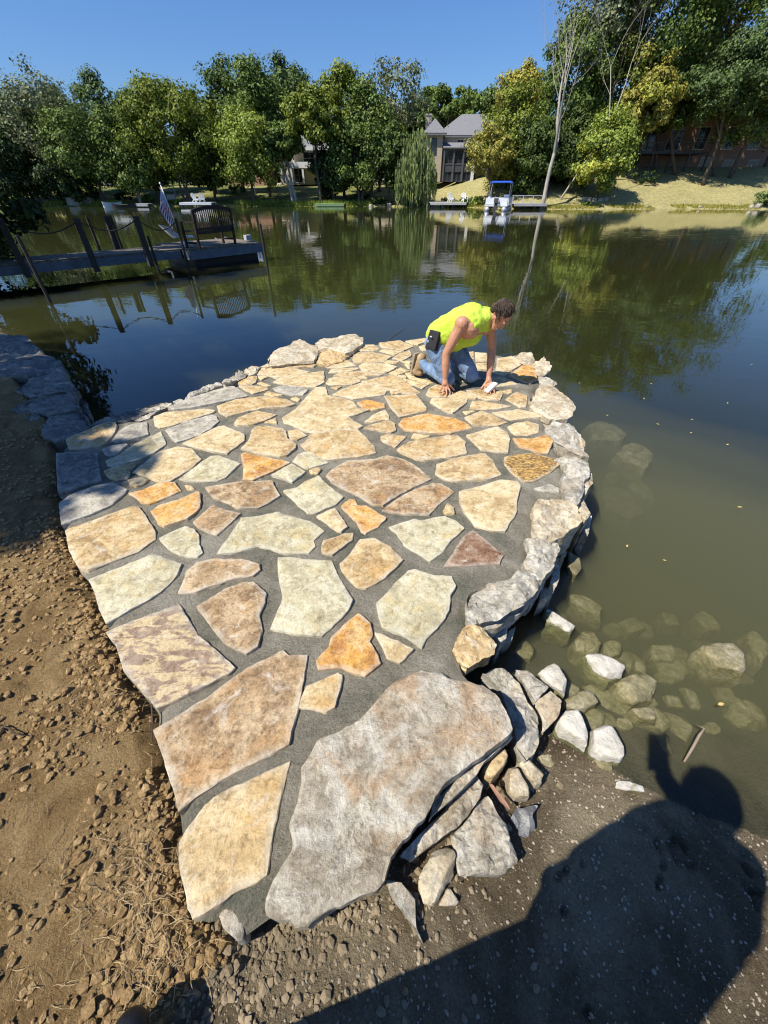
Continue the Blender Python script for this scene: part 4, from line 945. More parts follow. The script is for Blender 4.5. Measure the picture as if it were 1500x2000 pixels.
TR = [  # px top bot halfw Y leaf label
 (35, 165, 350, 60, 76, 'dark', "dark bushy tree at the far left end of the far bank", {}),
 (95, 118, 352, 78, 74, 'grey', "tall grey green poplar like tree with ragged top at the left", dict(per=80)),
 (165, 190, 375, 62, 71, 'mid', "mid green tree standing in front of the grey green poplar like one", {}),
 (215, 148, 330, 52, 80, 'blue', "blue green tree between the poplar like tree and the round olive tree", {}),
 (243, 215, 380, 55, 71, 'mid', "lower green tree just left of the round olive tree", dict(bark=BP)),
 (330, 150, 352, 84, 72, 'olive', "broad round olive tree behind the flag", dict(nclump=64, multi=3, trunk=.17)),
 (402, 235, 375, 40, 76, 'dark', "narrow shaded tree right of the round olive tree", {}),
 (448, 88, 330, 52, 84, 'dark', "tallest dark tree left of centre", dict(sparse=.9)),
 (505, 105, 350, 62, 78, 'mid', "tall even green tree right of the tallest dark one", {}),
 (480, 195, 372, 56, 71, 'lime', "light green tree low in front of the tall dark one", {}),
 (562, 108, 288, 50, 106, 'blue', "dark blue green tree behind the leaning double trunk", {}),
 (548, 230, 322, 38, 70.5, 'mid', "tree with a leaning double trunk on the sunny lawn", dict(base=568, multi=2, bark=BP)),
 (608, 160, 292, 52, 70, 'olive', "olive green tree in front of the white house", dict(base=618)),
 (664, 112, 300, 55, 76, 'olive', "tall olive tree right of the white house", {}),
 (702, 210, 385, 50, 69, 'mid', "dense green tree above the canoe on the shore", dict(multi=2)),
 (722, 150, 350, 55, 73, 'mid', "green tree between the tall olive tree and the sparse one", {}),
 (772, 92, 268, 54, 84, 'grey', "sparse grey brown tree top against the sky", dict(sparse=.7, per=60)),
 (768, 235, 372, 34, 70, 'dark', "slim dark tree left of the weeping willow", dict(multi=2, trunk=.13)),
 (868, 158, 262, 58, 100, 'mid', "rounded green tree behind the roof of the stone house", {}),
 (815, 190, 290, 40, 95, 'dark', "dark tree between the willow and the stone house roof", {}),
 (958, 238, 345, 46, 63, 'gold', "yellowish tree covering the right half of the stone house", dict(per=70, base=968)),
 (1000, 150, 390, 60, 70, 'olive', "olive tree right of the stone house", {}),
 (1022, 120, 260, 48, 80, 'gold', "golden green tree top behind the pale dead trunk", {}),
 (1045, 215, 385, 52, 67, 'dark', "dark green tree directly behind the pale dead trunk", {}),
 (1118, -20, 330, 66, 74, 'mid', "big green tree right of the pale dead trunk", {}),
 (1130, 205, 372, 44, 68, 'dark', "shaded tree with thin leaning stems on the right bank", dict(multi=3, trunk=.10, bark=BP, base=1118)),
 (1182, 205, 380, 54, 64, 'lime', "small tree with bright yellow leaves inside a ring of rocks", dict(base=1168, trunk=.16, cover=('yellow', -.45, -.25, 16, .2))),
 (1215, 40, 270, 84, 77, 'olive', "large olive tree in the middle of the right bank", dict(nclump=64, cover=('gold', -.1, .4, 6, .22))),
 (1272, 110, 262, 50, 71, 'gold', "golden tree with a bright yellow patch at its heart", dict(base=1205, cover=('yellow', -.1, .1, 14, .26))),
 (1225, -300, 110, 112, 76, 'grey', "very tall pale olive tree running out of the top of the picture", dict(nclump=60)),
 (1345, -330, 215, 100, 75, 'mid', "very tall green tree above the brick house", dict(nclump=64, base=1322)),
 (1320, 140, 256, 62, 73, 'dark', "dark tree hanging over the left half of the brick house", dict(base=1352, trunk=.24, multi=1)),
 (1445, 40, 246, 80, 69, 'blue', "blue green tree hanging over the right half of the brick house", dict(nclump=60, base=1420)),
 (1480, -330, 90, 115, 79, 'olive', "tall tree filling the top right corner", dict(nclump=60)),
 (1496, 250, 335, 20, 81, 'mid', "lower green tree at the far right edge behind the lawn", dict(base=1500)),
 (1300, 205, 330, 30, 81, 'rust', "small rust coloured tree in front of the brick house", dict(sparse=.6)),
 (25, 262, 385, 45, 72, 'deep', "deep shaded tree at the waterline on the far left", {}),
 (1575, -320, 330, 90, 71, 'mid', "green tree just outside the right edge on the far bank", {}),
 (1370, 40, 200, 60, 81, 'gold', "pale gold tree high behind the brick house", {}),
 (650, 270, 390, 40, 74, 'deep', "deep shaded tree behind the canoe", {}),
 (130, 290, 395, 50, 73, 'deep', "black green shaded tree behind the long low dock", {}),
 (1212, 255, 365, 34, 81, 'deep', "deep shaded tree beside the deck of the brick house", {}),
 (1075, 270, 388, 40, 74, 'deep', "deep shaded tree behind the pontoon boat", {}),
 (1500, 110, 250, 60, 73, 'olive', "full olive tree at the right edge in front of the brick house", {}),
 (1640, -300, 330, 120, 75, 'mid', "large tree beyond the right edge of the picture", {}),
 (1405, 120, 235, 50, 72, 'mid', "mid green boughs tree over the centre of the brick house", dict(base=1440)),
 (285, 232, 372, 40, 74, 'dark', "dark tree low behind the round olive tree", {}),
 (-50, 120, 385, 80, 74, 'mid', "large tree beyond the left edge of the picture", {}),
 (130, 175, 330, 46, 82, 'mid', "mid green tree filling the gap behind the grey green poplar like one", {}),
 (270, 170, 300, 40, 84, 'dark', "dark tree top peeping between the two left groups", {}),
 (395, 175, 330, 46, 82, 'olive', "olive tree filling the gap left of the tallest dark one", {}),
 (600, 190, 285, 40, 106, 'mid', "green tree rising behind the white house roof", {}),
 (740, 205, 320, 46, 82, 'olive', "olive tree filling the gap under the sparse tree top", {}),
 (955, 170, 290, 44, 90, 'mid', "green tree behind the right end of the stone house roof", {}),
 (10, 210, 330, 50, 75, 'blue', "blue green tree at the left edge of the far bank", {})]
for i, (px, top, bot, hw, Y, lf, lab, kw) in enumerate(TR):
    kw = dict(kw); f = Y/70; hwk = hw
    tree(px, top, bot, hwk, Y, lf, lab, 100+i, size=kw.pop('size', .27*f), **kw)
# distant woods closing the gaps
def woods(name, x0, x1, y0, y1, h, n, leaf, lab, seed):
    rng = np.random.default_rng(seed); x = rng.uniform(x0, x1, n); y = rng.uniform(y0, y1, n); g = terrain(x, y, False)
    z = g + h*rng.random(n)*(.75 + .35*fbm(np.c_[x, x*0, x*0], .12, 2, seed)); C = np.stack([x, y, z], 1)
    V, F = leaves(C, rng.uniform(1.0, 1.9, n), 60, .6, rng); tag(mk(name, V, F, LM[leaf], origin=(0, 100, 0)), lab, 'woods', kind='stuff')
woods('far_woods', -110, -8, 104, 122, 9.5, 620, 'deep', "dark woods closing the view behind the far bank", 4)
woods('far_woods', -8, 130, 104, 122, 12.5, 720, 'dark', "green woods behind the houses on the right far bank", 5)
# dead tree
def bare_tree(px, bot, Y, H, r, lab, seed, mat, n=3, depth=4, spread=.33, lean=.02):
    g = dp(px, bot, Y); gz = th(g[0], Y) - .1; rr = random.Random(seed); e = empty('bare_tree', (g[0], Y, gz), lab, 'tree', "trees along the far bank")
    b = MB(); p = Vector((0, 0, 0)); pts = [p.copy()]
    for k in range(5): p = p + Vector((lean*H*.1 + rr.gauss(0, .05), rr.gauss(0, .05), H*.09)); pts.append(p.copy())
    b.tube(pts, [r*1.3, r, r*.92, r*.86, r*.8, r*.74], 9); mk('trunk', b.V, b.F, mat, e, True)
    b = MB()
    for k in range(n):
        a = k*2.1 + rr.random(); branch(b, pts[-1] if k < 2 else pts[-2], (math.cos(a)*spread, math.sin(a)*spread, 1.0), H*.36, r*.72, depth, rr, .34, 3)
    mk('bare_branches', b.V, b.F, mat, e, True)
bare_tree(1062, 390, 61, 14.5, .24, "tall pale dead tree with bare branches standing by the pontoon boat", 3, BP)
bare_tree(1095, 385, 64, 15.0, .10, "thin bare leaning tree right of the pale dead tree", 8, BP, 2, 4, .4, .5)
bare_tree(1140, 360, 72, 19.0, .07, "bare topped tree rising above the big green tree", 12, BK, 3, 4, .3, .1)
# willow
def willow(px, top, bot, hw, Y):
    rng = random.Random(5); C = dp(px, top, Y); B = dp(px, bot, Y); W = dp(px+hw, top, Y)[0]-C[0]; gz = th(C[0], Y)-.1
    e = empty('weeping_willow', (C[0], Y, gz), "weeping willow with long hanging pale green strands beside the stone house", 'tree', "trees along the far bank")
    b = MB(); b.tube([(0, 0, 0), (.1, 0, 2), (0, .1, 4), (0, 0, C[2]-gz-1)], [.25, .2, .16, .08], 8); mk('trunk', b.V, b.F, BK, e, True)
    V = []; H = C[2]-gz; R_ = np.random.default_rng(3)
    for k in range(400):
        a = rng.uniform(0, 6.28); r = math.sqrt(rng.random())*W; x, y = r*math.cos(a), r*math.sin(a)*.9
        z1 = H*(1 - .5*(r/W)**3)*rng.uniform(.62, 1.0); z0 = rng.uniform(.3, .35*H) if rng.random() < .6 else rng.uniform(.3, .7)*z1
        z = z1; 
        while z > z0:
            x += rng.gauss(0, .018); y += rng.gauss(0, .018); w_ = rng.uniform(.05, .11); L = rng.uniform(.25, .5); q = rng.uniform(0, 3.14); dx, dy = math.cos(q)*w_, math.sin(q)*w_
            V += [(x-dx, y-dy, z), (x+dx, y+dy, z-.03), (x+dx*.6, y+dy*.6, z-L), (x-dx*.6, y-dy*.6, z-L)]; z -= L*.9
    V = np.array(V); mk('hanging_foliage', V, np.arange(len(V)).reshape(-1, 4), LM['willow'], e)
    b = MB()
willow(816, 244, 395, 44, 69); 
# shrubs and shore plants
def shrub(px, py, hw, hh, Y, leaf, lab, seed, name='shrub', cat='shrub'):
    Y = max(Y, float(np.interp(dp(px, py, Y)[0], SHX, SHY)) + .15); rng = np.random.default_rng(seed); g = dp(px, py, Y); gz = th(g[0], Y); w_ = dp(px+hw, py, Y)[0]-g[0]; h_ = (dp(px, py-hh, Y)[2]-g[2])
    C = crownpts((0, 0, h_*.5), w_, w_*.8, h_*.55, 16, rng, seed); V, F = leaves(C, np.full(len(C), min(w_, h_*.6)*.42), 60, .17, rng)
    o = mk(name, V + np.array((g[0], Y, gz)), F, LM[leaf]); return tag(o, lab, cat, "shrubs and bushes along the far bank")
for i, a in enumerate([
 (20, 400, 22, 30, 73, 'dark', "dark bush at the waterline at the far left"), (42, 398, 13, 20, 72.8, 'lime', "small pale bush beside the long low dock"),
 (70, 372, 16, 14, 80, 'mid', "green clipped bush on the lawn by the pale houses"), (180, 402, 14, 20, 73, 'lime', "yellow green bush just right of the pale retaining wall"),
 (290, 392, 14, 16, 73.5, 'mid', "round green bush on the shore left of the flag"), (345, 395, 12, 9, 73, 'lime', "low bright weeds under the flag top"),
 (505, 394, 16, 10, 73, 'lime', "bright green weeds on the shore right of the bench"), (545, 396, 16, 8, 72.6, 'olive', "low weeds at the foot of the sunny lawn"),
 (640, 385, 18, 12, 76, 'mid', "green bushes behind the green floating dock"), (742, 402, 22, 16, 71, 'dark', "tangled dark brush at the water left of the willow"),
 (815, 402, 18, 14, 70, 'olive', "olive reeds like bush at the foot of the willow"), (800, 400, 14, 18, 70.5, 'willow', "dark green bush under the willow strands"),
 (880, 372, 22, 16, 67.5, 'grey', "grey green ornamental grass bush below the stone house"), (910, 378, 18, 16, 66, 'willow', "leafy bush in front of the stone house porch"),
 (935, 392, 14, 18, 63, 'lime', "big leaved bright bush left of the pontoon boat"), (925, 372, 16, 12, 68, 'mid', "green bush by the white post of the porch"),
 (1035, 372, 22, 28, 66, 'dark', "dark bush filling the gap behind the pontoon boat"), (1010, 345, 14, 20, 70, 'lime', "lime green bush beside the dark porch"),
 (1145, 401, 14, 7, 62, 'mid', "tuft of low weeds on the sunny right lawn"), (1485, 398, 16, 30, 58, 'willow', "pale ornamental grass clump at the right edge of the lawn"),
 (1500, 392, 12, 26, 59, 'dark', "dark shrub behind the ornamental grass clump"), (1090, 372, 20, 22, 70, 'deep', "dark bush between the dead tree and the leaning stems"),
 (705, 385, 20, 20, 73, 'deep', "dark bush behind the canoe"), (455, 350, 22, 22, 82, 'mid', "green hedge bush in front of the red brick house"),
 (240, 385, 20, 18, 76, 'deep', "dark bush on the lawn left of the flag"), (1250, 372, 26, 26, 70, 'deep', "dark shrub below the deck of the brick house")]):
    shrub(*a, 300+i)
def shore_grass(name, x0, x1, n, h, mat, lab, seed, off=(.0, 1.1)):
    rng = np.random.default_rng(seed); x = rng.uniform(x0, x1, n); y = np.interp(x, SHX, SHY) + rng.uniform(*off, n) - .25
    k = fbm(np.c_[x, y, x*0], .25, 3, seed) > -.12; x, y = x[k], y[k]; n = len(x); z = np.maximum(terrain(x, y, False), WZ-.05)
    hh = h*rng.uniform(.4, 1.2, n); a = rng.uniform(0, 6.28, n); w_ = .03 + .03*rng.random(n); lx, ly = rng.normal(0, .25, n)*hh, rng.normal(0, .25, n)*hh
    dx, dy = np.cos(a)*w_, np.sin(a)*w_
    V = np.stack([np.stack([x-dx, y-dy, z], 1), np.stack([x+dx, y+dy, z], 1), np.stack([x+lx, y+ly, z+hh], 1)], 1).reshape(-1, 3)
    return tag(mk(name, V, np.arange(n*3).reshape(-1, 3), mat, origin=(0, 70, 0)), lab, 'grass', kind='stuff')
shore_grass('shore_weeds', -50, 12, 16000, .55, LM['lime'], "bright weeds and reeds fringing the far shore", 5)
shore_grass('shore_grass', 10, 55, 7000, .22, LM['gold'], "dry grass fringing the right far shore", 6)
# ------------------------------------------------------------------ buildings
def brick(name, c1, c2, mo, sc=4.0):
    q = NT(name); tc = q.n("TexCoord"); br = q.n("TexBrick", {'Scale': sc, 'Color1': (*c1, 1), 'Color2': (*c2, 1), 'Mortar': (*mo, 1), 'Mortar Size': .02, 'Bias': -.1})
    mp = q.n("Mapping"); mp.inputs['Rotation'].default_value = (math.pi/2, 0, 0); q.t.links.new(tc.outputs['Object'], mp.inputs[0]); q.t.links.new(mp.outputs[0], br.inputs[0])
    c = q.mix(.5, br.outputs[0], q.ramp(q.noise(tc.outputs['Object'], 1.2, 5, .6), [(.3, c1), (.7, c2)])); return q.bsdf(c, .9)
SB = brick('pale_stone_brick', (.46, .37, .27), (.58, .48, .36), (.5, .45, .36), 3); RB = brick('red_brick', (.30, .15, .10), (.40, .24, .17), (.4, .35, .3), 4)
ROOF = simple('grey_shingles', (.20, .20, .205), .9, .25, 6, .5, bd=.02); TRIM = simple('white_trim', (.72, .71, .68), .6, .05); DKF = simple('dark_frame', (.06, .062, .07), .6, .2)
GLS = simple('window_glass', (.025, .03, .035), .08, .3, 2, .02, 0, .7); SLATE = simple('slate_blue_siding', (.10, .105, .125), .7, .15, 6)
WHT = simple('white_siding', (.74, .74, .72), .7, .08); CRM = simple('cream_siding', (.62, .56, .45), .8, .1); PDK = simple('weathered_deck', (.33, .29, .24), .9, .3, 6, .4)
def window(par, x, y, z, w_, h_, m=TRIM, sub=True, nx=2, nz=2, face=-1, axis='x'):
    """a window standing 3 cm proud of a wall at y, centre x, sill z"""
    f = MB(); t = .07; d = .06; yy = y + face*.03
    for (cx, cz, sx, sz) in ((x-w_/2, z+h_/2, t, h_), (x+w_/2, z+h_/2, t, h_), (x, z+h_+t/2, w_+t*1.02, t), (x, z-t/2, w_+t*1.6, t)):
        f.box((cx, yy, cz), (sx, d, sz))
    for i in range(1, nx): f.box((x-w_/2+w_*i/nx, yy+.004*face, z+h_/2), (t*.5, d*.6, h_))
    for i in range(1, nz): f.box((x, yy, z+h_*i/nz), (w_, d*.5, t*.5))
    o = f.obj('window', m, par); g = MB(); g.box((x, y+face*.008, z+h_/2), (w_, .012, h_)); g.obj('pane', GLS, o); return o
def hip(b, x0, x1, y0, y1, z, h, ov=.4, ridge=None):
    x0 -= ov; x1 += ov; y0 -= ov; y1 += ov; w_, d = x1-x0, y1-y0; r = min(w_, d)/2 if ridge is None else ridge
    if w_ >= d: a, c = (x0+r, (y0+y1)/2), (x1-r, (y0+y1)/2)
    else: a, c = ((x0+x1)/2, y0+r), ((x0+x1)/2, y1-r)
    V = [(x0, y0, z), (x1, y0, z), (x1, y1, z), (x0, y1, z), (*a, z+h), (*c, z+h)]
    F = [(0, 1, 5, 4), (1, 2, 5), (2, 3, 4, 5), (3, 0, 4), (3, 2, 1, 0)] if w_ >= d else [(0, 1, 4), (1, 2, 5, 4), (2, 3, 5), (3, 0, 4, 5), (3, 2, 1, 0)]
    b.add(V, F); b.box(((x0+x1)/2, (y0+y1)/2, z-.13), (w_-.06, d-.06, .25))
# stone house: photo x 830..1000, ridge row 228, eave row 258, ground row ~350, at Y = 80
HY = 80.0
def X_(px, py, Y): return dp(px, py, Y)[0]
def Z_(px, py, Y): return dp(px, py, Y)[2]
hx0, hx1 = X_(833, 260, HY), X_(866, 260, HY); hx2 = X_(1010, 260, HY); ez = Z_(850, 260, HY); gz = Z_(850, 350, HY)
H = empty('stone_house', (hx0, HY, gz-.3), "pale stone two storey house with grey hip roofs and dark screened porch", 'house')
def rel(b, o): b.V = [tuple(np.array(v) - np.array(o)) for v in b.V]; return b
HO = (hx0, HY, gz-.3)
b = MB(); b.box(((hx0+hx1)/2, HY+3, (ez+gz)/2-.15), (hx1-hx0, 6, ez-gz+.3)); b.box(((hx1+hx2)/2, HY+6, (ez+gz)/2-.15), (hx2-hx1-.01, 6, ez-gz+.3)); rel(b, HO).obj('wall', SB, H)
b = MB(); hip(b, hx0, hx1, HY, HY+7, ez, 1.7, .5); hip(b, hx1-.5, hx2, HY+3, HY+11, ez+.002, 2.7); rf = rel(b, HO).obj('roof', ROOF, H)
b = MB(); b.box((hx0+.4, HY+2.5, ez+.9), (.8, .9, 2.4)); b.box((hx0+.4, HY+2.5, ez+2.15), (.95, 1.05, .18)); rel(b, HO).obj('chimney', SB, rf)
def rwin(par, O, x, y, z, *a, **k):
    return window(par, x-O[0], y-O[1], z-O[2], *a, **k)
rwin(H, HO, (hx0+hx1)/2-.1, HY, ez-2.3, .9, 1.7, DKF)
wx = X_(897, 300, HY+3); rwin(H, HO, wx, HY+3, ez-2.1, 1.0, 1.6, TRIM); rwin(H, HO, wx+4, HY+3, ez-2.1, 1.0, 1.6, TRIM)
# porch
px0, px1 = X_(868, 300, HY-.5), X_(925, 300, HY-.5); pz1, pz0 = Z_(880, 290, HY-.5), Z_(880, 350, HY-.5)-.3; D = HY-.5
pb = MB(); pb.add([(px0-.2, D-.3, pz1), (px1+3.2, D-.3, pz1), (px1+3.2, HY+3, pz1+.8), (px0-.2, HY+3, pz1+.8), (px0-.2, D-.3, pz1+.12), (px1+3.2, D-.3, pz1+.12), (px1+3.2, HY+3, pz1+.92), (px0-.2, HY+3, pz1+.92)],
     [(3, 2, 1, 0), (4, 5, 6, 7), (0, 1, 5, 4), (1, 2, 6, 5), (2, 3, 7, 6), (3, 0, 4, 7)]); rel(pb, HO).obj('porch_roof', ROOF, H)
n = 3; ph = pz1-pz0
b = MB()
for i in range(n+1): b.box((px0+(px1-px0)*i/n, D, (pz0+pz1)/2), (.2, .2, ph))
b.box(((px0+px1)/2, D+.03, pz1-.12), (px1-px0, .1, .16)); b.box(((px0+px1)/2, D+.03, pz0+ph*.42+.45), (px1-px0, .1, .1)); rel(b, HO).obj('porch_frame', SLATE, H)
b = MB(); b.box(((px0+px1)/2, D+.08, pz0+ph*.42), (px1-px0, .1, .85)); rel(b, HO).obj('porch_panel', simple('dark_slate_panel', (.07, .072, .085), .8, .1), H)
for i in range(n):
    c = px0+(px1-px0)*(i+.5)/n; w_ = (px1-px0)/n-.3
    rwin(H, HO, c, D+.16, pz0+ph*.42+.55, w_, ph*.58-.75, SLATE); rwin(H, HO, c, D+.16, pz0+.1, w_, ph*.42-.6, SLATE, nz=1)
b = MB(); b.box((px1+.1, D-.3, pz0+.9), (.38, .38, 1.9)); rel(b, HO).obj('white_post', TRIM, H)
b = MB(); b.box((px1+2.2, D+.6, pz0+ph*.42-.1), (3.6, 1.6, .18)); 
for i in range(3): b.box((px1+.8+i*1.45, D-.1, pz0+ph*.3), (.14, .14, ph*.6+1.4))
b.box((px1+2.2, D-.1, pz0+ph*.42+.95), (3.6, .08, .1)); rel(b, HO).obj('deck', SLATE, H)
def simple_house(name, pxa, pxb, eave, ground, Y, wall, lab, roofh=2.0, wins=(), depth=8, roofm=ROOF, gable=False):
    xa, xb = X_(pxa, eave, Y), X_(pxb, eave, Y); ez_, gz_ = Z_((pxa+pxb)/2, eave, Y), Z_((pxa+pxb)/2, ground, Y)-.6
    e = empty(name, ((xa+xb)/2, Y, gz_), lab, 'house'); O = ((xa+xb)/2, Y, gz_)
    b = MB(); b.box(((xa+xb)/2, Y+depth/2, (ez_+gz_)/2), (xb-xa, depth, ez_-gz_)); rel(b, O).obj('wall', wall, e)
    b = MB(); hip(b, xa, xb, Y, Y+depth, ez_, roofh); rel(b, O).obj('roof', roofm, e)
    for (wx_, wz, ww, wh) in wins: rwin(e, O, xa+(xb-xa)*wx_, Y, gz_+(ez_-gz_)*wz, ww, wh, TRIM)
    return e, O, xa, xb, gz_, ez_
e, O, xa, xb, gz_, ez_ = simple_house('white_house', 540, 668, 288, 352, 92, CRM, "white and cream house with a white balcony half hidden behind trees", 1.9, [(.15, .55, 1.4, 1.6), (.5, .55, 2.4, 1.6), (.8, .55, 1.4, 1.6), (.3, .06, 2.2, 2.0), (.8, .06, 1.6, 1.9)])
b = MB(); b.box(((xa*.45+xb*.55), 90.6, (gz_+ez_)/2+.1), ((xb-xa)*.75, 2.6, .8)); b.box(((xa*.45+xb*.55), 90.6, ez_-.25), ((xb-xa)*.75, 2.6, .45)); rel(b, O).obj('balcony', WHT, e)
b = MB()
for t in (.1, .25, .4, .7, .9): b = MB(); b.box((xa+(xb-xa)*t, 89.5, (gz_+ez_)/2-1.1), (.3, .3, (ez_-gz_)*.5)); rel(b, O).obj('column', WHT, e)
simple_house('cream_house', 722, 768, 290, 352, 94, CRM, "cream house wall showing between dark trunks left of the willow", 1.6, [(.3, .5, 1.2, 1.4)])
simple_house('red_house', 440, 520, 298, 362, 100, RB, "low red brick house in deep shade behind the lamp post", 1.8, [(.3, .45, 1.4, 1.4), (.7, .45, 1.4, 1.4)])
simple_house('grey_house', 60, 112, 352, 378, 110, simple('pale_grey_siding', (.5, .5, .5), .8, .1), "small pale grey house far behind the shaded left trees", 1.6, [(.3, .3, 1.3, 1.2), (.7, .3, 1.3, 1.2)])
simple_house('pale_house', -20, 32, 352, 378, 100, WHT, "pale house at the extreme left behind the dark bush", 1.4, [(.5, .35, 1.3, 1.2)])
simple_house('garden_shed', 1085, 1120, 322, 372, 82, CRM, "cream outbuilding glimpsed behind the leaning stems", 1.2, [(.5, .4, 1.0, 1.2)])
# brick house on the right
BY = 78; e, O, xa, xb, gz_, ez_ = simple_house('brick_house', 1256, 1560, 222, 345, BY, RB, "large red brick house with white windows behind the trees on the right lawn", 4.0,
    [(.10, .48, 1.3, 2.0), (.26, .48, 1.9, 2.2), (.44, .50, 1.6, 2.3), (.63, .50, 1.6, 2.3), (.8, .5, 1.5, 2.2), (.52, .04, 1.5, 2.4), (.68, .06, 1.4, 2.0), (.85, .06, 1.4, 2.0)], 10)
b = MB(); dx1 = xa+(xb-xa)*.42; dz = gz_+(ez_-gz_)*.42; b.box(((xa+dx1)/2-.8, BY-2, dz), (dx1-xa+1.4, 4, .25))
for i in range(5): b.box((xa-1.2+(dx1-xa+1)*i/4, BY-3.9, (gz_+dz)/2-.4), (.18, .18, dz-gz_+.8))
b.box(((xa+dx1)/2-.8, BY-3.95, dz+1.0), (dx1-xa+1.4, .08, .1))
for i in range(34): b.box((xa-1.4+(dx1-xa+1.3)*i/33, BY-3.95, dz+.55), (.04, .04, .9))
rel(b, O).obj('deck', DKF, e)
# ------------------------------------------------------------------ far shore things
def at(px, py): return gp(px, py, WZ)
def dock(name, pxa, pxb, py, h, dep, mat, lab, rail=False, rot=0.0, skirt=None):
    a, c = at(pxa, py), at(pxb, py); L = c[0]-a[0]; Y = (a[1]+c[1])/2; o = ((a[0]+c[0])/2, Y, WZ)
    e = empty(name, o, lab, 'dock', "docks on the far shore", rz=rot)
    b = MB()
    for i in range(int(L/.3)+1): b.box((-L/2+.15+i*.3*(L-.3)/max(.3*int(L/.3), .1), dep/2, h), (.28, dep, .06))
    b.obj('deck_boards', mat, e)
    b = MB(); b.box((0, .04, h-.14), (L, .08, .2)); b.box((0, dep-.04, h-.14), (L, .08, .2)); b.obj('fascia', skirt or mat, e)
    b = MB()
    for i in range(4):
        for y in (.2, dep-.2): b.tube([(-L/2+.3+(L-.6)*i/3, y, -1.0), (-L/2+.3+(L-.6)*i/3, y, h-.2)], .07, 6)
    b.obj('piles', DKF, e)
    if rail:
        b = MB(); b.box((0, dep-.1, h+.75), (L, .12, .08))
        for i in range(4): b.box((-L/2+.1+(L-.2)*i/3, dep-.1, h+.38), (.1, .1, .72))
        b.obj('railing', mat, e)
    return e, L, h, o
GD = simple('grey_dock', (.42, .42, .42), .8, .2, 4); WD = simple('pale_dock', (.55, .52, .46), .8, .2, 4); GN = simple('green_float', (.22, .34, .16), .8, .2, 4)
dock('grey_dock', 1003, 1066, 409, .55, 1.6, GD, "grey railed dock running right from the pontoon boat", True)
d1 = dock('wooden_dock', 840, 910, 406, .55, 3.0, WD, "small wooden dock with two white chairs left of the pontoon boat")
d2 = dock('white_dock', 352, 414, 405, .50, 2.2, simple('white_dock_paint', (.66, .68, .70), .7, .1), "white edged dock seen just above the bench, holding white chairs")
dock('green_dock', 615, 672, 404, .30, 2.0, GN, "low green floating dock left of the canoe")
dock('long_dock', 28, 98, 402, .7, 1.2, simple('shaded_dock', (.22, .21, .2), .9, .2), "long low dock in shade at the far left", True)
dock('flat_dock', 262, 290, 405, .35, 1.6, GD, "flat grey dock right of the small white boat")
WC = simple('white_chair_paint', (.80, .80, .78), .6, .05)
def adirondack(x, y, z, rz, lab):
    e = empty('lawn_chair', (x, y, z), lab, 'chair', "white wooden chairs on the far docks", rz=rz)
    b = MB(); b.beam((0, -.35, .36), (0, .2, .26), .5, .03); b.obj('seat', WC, e)
    b = MB()
    for i in range(5): b.beam((-.24+.12*i, .2, .24), (-.28+.14*i, .52, 1.02-.05*abs(i-2)), .1, .025)
    b.obj('backrest', WC, e)
    for s in (-1, 1):
        b = MB(); b.box((s*.3, -.32, .28), (.05, .1, .56)); b.obj('leg', WC, e)
        b = MB(); b.beam((s*.29, -.3, .34), (s*.27, .5, .06), .04, .1); b.obj('leg', WC, e)
        b = MB(); b.box((s*.32, -.06, .57), (.13, .7, .03)); b.obj('armrest', WC, e)
def ond(d, px, py, rz, lab):
    y = d[3][1] + 1.3; q = dp(px, 395, y); adirondack(q[0], y, WZ + d[2] + .03, rz, lab)
ond(d1, 880, 0, 2.6, "white slatted chair on the wooden dock, left one of the two"); ond(d1, 907, 0, .3, "white chair with rounded back at the right end of the wooden dock")
ond(d2, 384, 0, 2.9, "white chair on the white edged dock, left one above the bench"); ond(d2, 396, 0, 3.3, "white chair on the white edged dock, right one above the bench")
# pontoon boat
PB = at(975, 411); e = empty('pontoon_boat', (PB[0], PB[1]+.6, WZ), "white pontoon boat with a blue canopy moored at the grey dock", 'boat', rz=-.35)
PWH = simple('white_fence_panel', (.74, .75, .76), .45, .06); ALU = simple('aluminium', (.55, .56, .58), .35, .1, 8, .05, .6)
for s in (-1, 1):
    b = MB(); b.tube([(s*.95, -2.7, .12), (s*.95, -2.3, .12), (s*.95, 2.4, .12), (s*.95, 3.0, .3)], [.26, .32, .32, .08], 12); b.obj('pontoon', ALU, e, True)
b = MB(); b.box((0, 0, .47), (2.5, 5.3, .1)); b.obj('deck', PWH, e)
for (x, y, sx, sy) in ((-1.2, 0, .05, 5.0), (1.2, .5, .05, 4.0), (-.75, -2.5, .9, .05), (.75, -2.5, .9, .05), (0, 2.5, 2.4, .05)):
    b = MB(); b.box((x, y, .86), (sx, sy, .55)); b.obj('fence_panel', PWH, e)
b = MB()
for x in (-1.2, 1.2):
    b.tube([(x, -2.5, 1.17), (x, 2.5, 1.17)], .03, 6)
for x, y in ((-1.2, -2.5), (1.2, -2.5), (-1.2, 2.5), (1.2, 2.5), (-.3, -2.5), (.3, -2.5), (-1.2, 0), (1.2, 0)): b.tube([(x, y, .5), (x, y, 1.18)], .025, 6)
b.obj('rail', ALU, e)
b = MB(); b.box((.7, .4, .85), (.7, .8, .7)); b.box((.7, .15, 1.25), (.6, .1, .35)); b.obj('console', PWH, e)
b = MB(); b.box((-.8, 1.6, .75), (.7, 1.5, .45)); b.box((-.8, -1.6, .75), (.7, 1.2, .45)); b.box((-.95, -1.6, 1.05), (.25, 1.2, .4)); b.obj('seats', PWH, e)
b = MB()
